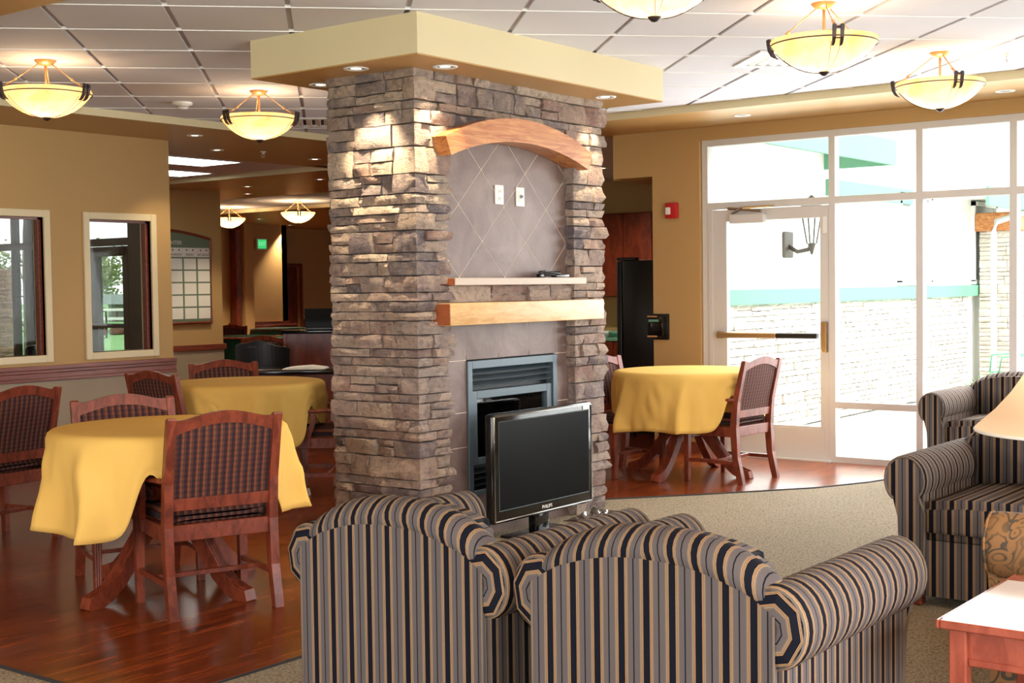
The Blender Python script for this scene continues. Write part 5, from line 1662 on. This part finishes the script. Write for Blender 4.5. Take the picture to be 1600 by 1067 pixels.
# ------------------------------------------------------------------ outside the entrance
def tree(label, x, y, h, cr, seed, mat='foliage', dens=260, bare=False, name='tree'):
    rg = random.Random(seed)
    t_ = thing(name, label, 'tree', (x, y, -0.06), 0, 'trees beyond the lawn')
    bm = bmesh.new()
    tube(bm, [(0, 0, 0), (0.03 * h * 0.2, 0, h * 0.3), (0, 0.02 * h * 0.2, h * 0.65), (0.0, 0, h * 0.92)], [h * 0.022, h * 0.017, h * 0.010, h * 0.003], 7)
    tips = []
    for k in range(24):
        a = rg.uniform(0, 2 * PI); z = h * rg.uniform(0.12, 0.7); L = cr * rg.uniform(0.45, 0.95)
        e = (L * math.cos(a), L * math.sin(a), min(z + L * rg.uniform(0.2, 0.7), h * 0.97))
        tube(bm, [(0, 0, z), (e[0] * 0.5, e[1] * 0.5, z + (e[2] - z) * 0.4), e], [h * 0.007, h * 0.005, h * 0.002], 5)
        tips.append(Vector(e))
    bm_obj('trunk', bm, 'barkbrown', t_)
    bm = bmesh.new()
    for k in range(dens):
        tp = rg.choice(tips)
        c_ = tp.lerp(Vector((0, 0, h * 0.6)), rg.uniform(0, 0.7)) + Vector((rg.gauss(0, 1), rg.gauss(0, 1), rg.gauss(0, 1))) * cr * 0.2
        s = cr * rg.uniform(0.025, 0.05) * (0.6 if bare else 1.0)
        u = Vector((rg.gauss(0, 1), rg.gauss(0, 1), rg.gauss(0, 1))).normalized(); w = u.cross(Vector((0.3, 0.5, 0.8))).normalized()
        vs4 = [bm.verts.new(c_ + u * s * a + w * s * b) for a, b in ((-1, -0.6), (0.9, -0.8), (1.1, 0.7), (-0.8, 0.9))]
        bm.faces.new(vs4)
    bm_obj('foliage', bm, mat, t_)
    return t_


tree('hazy spring tree seen through the entrance door, tallest one', 47.0, 66.5, 4.2, 2.3, 1, dens=2200)
tree('hazy spring tree beside the grey shed', 53.5, 67.0, 4.3, 2.3, 2, dens=2200)
tree('yellow green tree at the hinge side of the entrance door', 52.5, 60.5, 3.6, 1.7, 3, dens=2200)
tree('hazy spring tree at the handle side of the entrance door', 41.5, 69.0, 4.0, 2.3, 4, dens=2200)
tree('slim red budded tree outside the cut off window', 16.9, 26.2, 3.3, 0.45, 5, 'redbud', 260, True)
tree('distant hazy tree behind the red budded tree', 35.0, 72.0, 4.2, 2.5, 6, dens=2000)
hs = random.Random(5)
for k in range(4):
    x, y = 30.6 + 0.36 * k, 42.6 - 0.48 * k
    bm = bmesh.new()
    bmesh.ops.create_icosphere(bm, subdivisions=3, radius=1.0)
    for v_ in bm.verts:
        n_ = noise.noise(v_.co * 2.3 + Vector((k * 7, 0, 0)))
        v_.co = Vector((v_.co.x * 0.27, v_.co.y * 0.27, max(v_.co.z, -0.6) * 0.24)) * (1 + 0.28 * n_)
    o = bm_obj('low_shrub', bm, 'hedge', None, smooth=True); o.location = (x, y, 0.07)
    tag(o, ('russet shrub on the lawn next to the door handle', 'russet shrub on the lawn, second from the door handle', 'russet shrub on the lawn, third from the door handle', 'russet shrub on the lawn next to the door hinge')[k], 'shrub', 'russet shrubs across the lawn')
sh_ = thing('garden_shed', 'low grey roofed shed beyond the lawn', 'shed', (45.5, 61.5, -0.06), FWD)
bm = bmesh.new(); prism(bm, [(-1.2, 0.95), (1.0, 0.95), (1.0, 1.0), (0.6, 1.5), (-0.8, 1.5), (-1.2, 1.0)], 'x', -0.9, 0.9); bm_obj('roof', bm, 'shedroof', sh_)
for q in (-1.0, 0, 0.85):
    boxes('post', [(-0.8, -0.7, q - 0.05, q + 0.05, 0, 0.95)], 'barkbrown', sh_)
boxes('rear_wall', [(0.7, 0.8, -1.0, 0.9, 0, 0.95)], 'duct', sh_)
rg = random.Random(3)
fe = thing('rail_fence', 'pale rail fence running along the far lawn edge', 'fence', (36.5, 52.0, -0.06), FWD)
for k in range(9):
    boxes('post', [(-0.06, 0.06, -8 + 2 * k - 0.06, -8 + 2 * k + 0.06, 0, 1.0)], 'duct', fe)
for z in (0.35, 0.75):
    boxes('rail', [(-0.03, 0.03, -8.1, 8.1, z, z + 0.12)], 'concrete', fe)
# stone pier outside the cut off window
pi_ = thing('stone_pier', 'dark stone pier outside beside the red budded tree', 'pier', (13.02, 21.22, -0.06))
boxes('core', [(-0.26, 0.26, -0.26, 0.26, 0, 2.0)], 'mortar', pi_)
pp = Path([(-0.27, 0.27), (-0.27, -0.27), (0.27, -0.27), (0.27, 0.27), (-0.27, 0.27)])
bm = bmesh.new()
for o_ in layout(pp, 0, pp.L, 0, 2.0, rg, (0.2, 0.4), corners=pp.s[1:-1]):
    stone_geo(pp, *o_, rg, bm)
q = bm_obj('stone_facing', bm, 'stone', pi_); q['kind'] = 'stuff'

# ------------------------------------------------------------------ patio wing outside the glazed door
wing = struct(boxes('wall_wing', [(10.7, 24.0, 6.20, 6.33, 1.28, 3.4), (10.7, 24.0, 6.22, 6.33, 0, 1.28), (21.5, 21.7, -10, 6.2, 0, 3.4)], 'stucco'), 'white stucco wing along the patio')
boxes('water_table', [(10.7, 24.0, 6.12, 6.2, 1.30, 1.45)], 'green_trim', wing, 0.005)
boxes('water_table', [(21.42, 21.5, -10, 6.12, 1.30, 1.45)], 'green_trim', wing, 0.005)
M['palestone'] = painted('pale_patio_stone', rgb(206, 196, 184), 0.95, 0.2)
pw = Path([(10.9, 6.20), (18.5, 6.20)])
rg = random.Random(12)
lst = layout(pw, 0, pw.L, 0.0, 1.29, rg, (0.22, 0.6))
lst.sort(key=lambda o_: -((o_[1] - o_[0]) * (o_[3] - o_[2])))
for o_ in lst[:180]:
    bm = bmesh.new(); stone_geo(pw, *o_, rg, bm); bm_obj('stone', bm, 'palestone', wing)
bm = bmesh.new()
for o_ in lst[180:]:
    stone_geo(pw, *o_, rg, bm)
q = bm_obj('stone_facing', bm, 'palestone', wing); q['kind'] = 'stuff'
for k, (x0, x1) in enumerate(((15.9, 17.0), (18.6, 19.6))):
    wn = boxes('window_%d' % (5 + k), [(x0, x0 + 0.06, 6.15, 6.2, 1.5, 2.6), (x1 - 0.06, x1, 6.15, 6.2, 1.5, 2.6), (x0, x1, 6.15, 6.2, 2.54, 2.6), (x0, x1, 6.15, 6.2, 1.46, 1.52)], 'stucco')
    struct(wn, 'white framed window in the patio wing')
    boxes('pane', [(x0 + 0.06, x1 - 0.06, 6.185, 6.195, 1.52, 2.54)], 'duct', wn)
# porch eave with green fascia, green band on the wall, further eave
ev = struct(boxes('trim_eaves', [(10.7, 13.8, 5.44, 6.2, 2.93, 3.0), (16.9, 23.0, 5.45, 6.2, 2.62, 2.68)], 'stucco'), 'white eaves along the patio wing')
boxes('fascia', [(10.7, 13.8, 5.40, 5.44, 2.74, 3.0)], 'green_trim', ev)
boxes('fascia', [(13.8, 13.84, 5.40, 6.2, 2.74, 3.0)], 'green_trim', ev)
boxes('fascia', [(16.9, 23.0, 5.41, 5.45, 2.44, 2.68)], 'green_trim', ev)
boxes('wall_band', [(13.84, 16.3, 6.15, 6.2, 2.46, 2.64)], 'green_trim', ev)
pc = thing('patio_pier', 'pale stone pier carrying the green patio beam', 'pier', (18.9, 5.86, -0.015))
boxes('core', [(-0.23, 0.23, -0.23, 0.23, 0, 2.2)], 'palestone', pc)
pp = Path([(-0.24, 0.24), (-0.24, -0.24), (0.24, -0.24), (0.24, 0.24), (-0.24, 0.24)])
for o_ in layout(pp, 0, pp.s[2], 0, 2.2, rg, (0.25, 0.5), corners=(pp.s[1],)):
    bm = bmesh.new(); stone_geo(pp, *o_, rg, bm); bm_obj('stone', bm, 'palestone', pc)
rbox('timber_cap', -0.3, 0.3, -0.3, 0.3, 2.2, 2.45, 0.02, 'archwood', pc, 1)
dn = thing('downspout', 'pale downspout bending under the green patio beam', 'downspout', (18.0, 5.7, -0.015))
bm = bmesh.new(); tube(bm, [(0.5, -0.3, 2.44), (0.1, 0.0, 2.3), (0.0, 0.0, 2.15), (0, 0, 0.02)], 0.04, 8); bm_obj('pipe', bm, 'alu', dn, smooth=True)
# lantern on the wing wall
ln = thing('wall_lantern', 'dark green wall lantern outside the glazed door', 'lantern', (12.87, 6.20, 1.77))
rbox('backplate', -0.11, 0.11, -0.03, 0.0, 0.0, 0.27, 0.02, 'bronze', ln, 3)
bm = bmesh.new(); tube(bm, [(0, -0.02, 0.12), (0.0, -0.12, 0.06), (0.0, -0.24, 0.08), (0.0, -0.28, 0.12)], 0.022, 8); bm_obj('bracket', bm, 'bronze', ln, smooth=True)
bm = bmesh.new(); lathe(bm, [(0.001, 0.02), (0.015, 0.04), (0.04, 0.13), (0.05, 0.14), (0.001, 0.15)], 12, 0, -0.28); bm_obj('lamp_cup', bm, 'bronze', ln)
for k in range(4):
    a = PI / 4 + k * PI / 2
    bm = bmesh.new(); tube(bm, [(0.05 * math.cos(a), -0.28 + 0.05 * math.sin(a), 0.14), (0.11 * math.cos(a), -0.28 + 0.11 * math.sin(a), 0.48)], 0.009, 6); bm_obj('cage_bar', bm, 'bronze', ln)
bm = bmesh.new(); lathe(bm, [(0.14, 0.48), (0.13, 0.50), (0.05, 0.60), (0.001, 0.64)], 12, 0, -0.28); bm_obj('lantern_roof', bm, 'bronze', ln)
bm = bmesh.new(); lathe(bm, [(0.045, 0.15), (0.10, 0.47)], 12, 0, -0.28); bm_obj('lantern_glass', bm, 'glass', ln)


def patio_chair(label, x, y, rot):
    t_ = thing('patio_chair', label, 'chair', (x, y, -0.015), rot, 'wire patio chairs')
    for s in (-1, 1):
        bm = bmesh.new(); tube(bm, [(s * 0.24, 0.28, 0), (s * 0.25, 0.24, 0.42), (s * 0.25, -0.2, 0.40), (s * 0.24, -0.30, 0.92)], 0.012, 6); bm_obj('side_frame', bm, 'green_trim', t_, smooth=True)
        bm = bmesh.new(); tube(bm, [(s * 0.25, -0.2, 0.40), (s * 0.25, -0.28, 0.0)], 0.012, 6); bm_obj('rear_leg', bm, 'green_trim', t_, smooth=True)
        bm = bmesh.new(); tube(bm, [(s * 0.26, -0.24, 0.62), (s * 0.28, 0.0, 0.64), (s * 0.28, 0.22, 0.62), (s * 0.26, 0.25, 0.42)], 0.012, 6); bm_obj('armrest', bm, 'green_trim', t_, smooth=True)
    for k in range(6):
        bm = bmesh.new(); tube(bm, [(-0.25, -0.18 + 0.08 * k, 0.405), (0.25, -0.18 + 0.08 * k, 0.405)], 0.006, 5); bm_obj('seat_wire', bm, 'green_trim', t_)
    for k in range(5):
        z = 0.5 + 0.1 * k
        bm = bmesh.new(); tube(bm, [(-0.245, -0.2 - 0.1 * (z - 0.4) / 0.52, z), (0.245, -0.2 - 0.1 * (z - 0.4) / 0.52, z)], 0.006, 5); bm_obj('back_wire', bm, 'green_trim', t_)


patio_chair('wire patio chair outside, nearest the middle mullion', 17.9, 3.75, 2.2)
patio_chair('wire patio chair outside, beside the potted plant', 16.3, 4.9, 0.5)
patio_chair('wire patio chair outside by the stone pier', 18.6, 3.0, 1.2)
pt_ = thing('patio_table', 'small round wire table on the patio', 'table', (17.3, 4.6, -0.015))
bm = bmesh.new(); lathe(bm, [(0.001, 0.70), (0.42, 0.70), (0.43, 0.69), (0.42, 0.68), (0.001, 0.68)], 28); bm_obj('tabletop', bm, 'alu', pt_)
for k in range(3):
    a = 2 * PI * k / 3
    bm = bmesh.new(); tube(bm, [(0.3 * math.cos(a), 0.3 * math.sin(a), 0.68), (0.1 * math.cos(a), 0.1 * math.sin(a), 0.35), (0.32 * math.cos(a), 0.32 * math.sin(a), 0)], 0.012, 6); bm_obj('leg', bm, 'green_trim', pt_, smooth=True)


def pot_plant(label, x, y, seed, sc=1.0):
    rg = random.Random(seed)
    t_ = thing('potted_plant', label, 'plant', (x, y, -0.015), 0, 'leafy patio plants')
    bm = bmesh.new(); lathe(bm, [(0.001, 0), (0.13 * sc, 0), (0.18 * sc, 0.26 * sc), (0.19 * sc, 0.28 * sc), (0.15 * sc, 0.28 * sc), (0.001, 0.24 * sc)], 18); bm_obj('pot', bm, 'concrete', t_)
    bm = bmesh.new()
    for k in range(90):
        a = rg.uniform(0, 2 * PI); L = rg.uniform(0.15, 0.42) * sc; e = rg.uniform(0.3, 1.4)
        b0 = Vector((0.08 * sc * math.cos(a), 0.08 * sc * math.sin(a), 0.26 * sc)); d_ = Vector((math.cos(a) * math.cos(e), math.sin(a) * math.cos(e), math.sin(e)))
        w = d_.cross(Vector((0, 0, 1))).normalized() * 0.03 * sc
        m_ = b0 + d_ * L * 0.55; tp = b0 + d_ * L + Vector((0, 0, -0.12 * L))
        bm.faces.new([bm.verts.new(p) for p in (b0, m_ - w, tp, m_ + w)])
    bm_obj('leaves', bm, 'plantgreen', t_)


pot_plant('leafy green potted plant between the patio chairs', 16.5, 4.05, 1, 1.3)
pot_plant('small green potted plant beside the patio table', 15.2, 4.85, 2, 0.8)
pot_plant('green potted plant at the far patio pier', 19.6, 3.6, 3, 1.2)
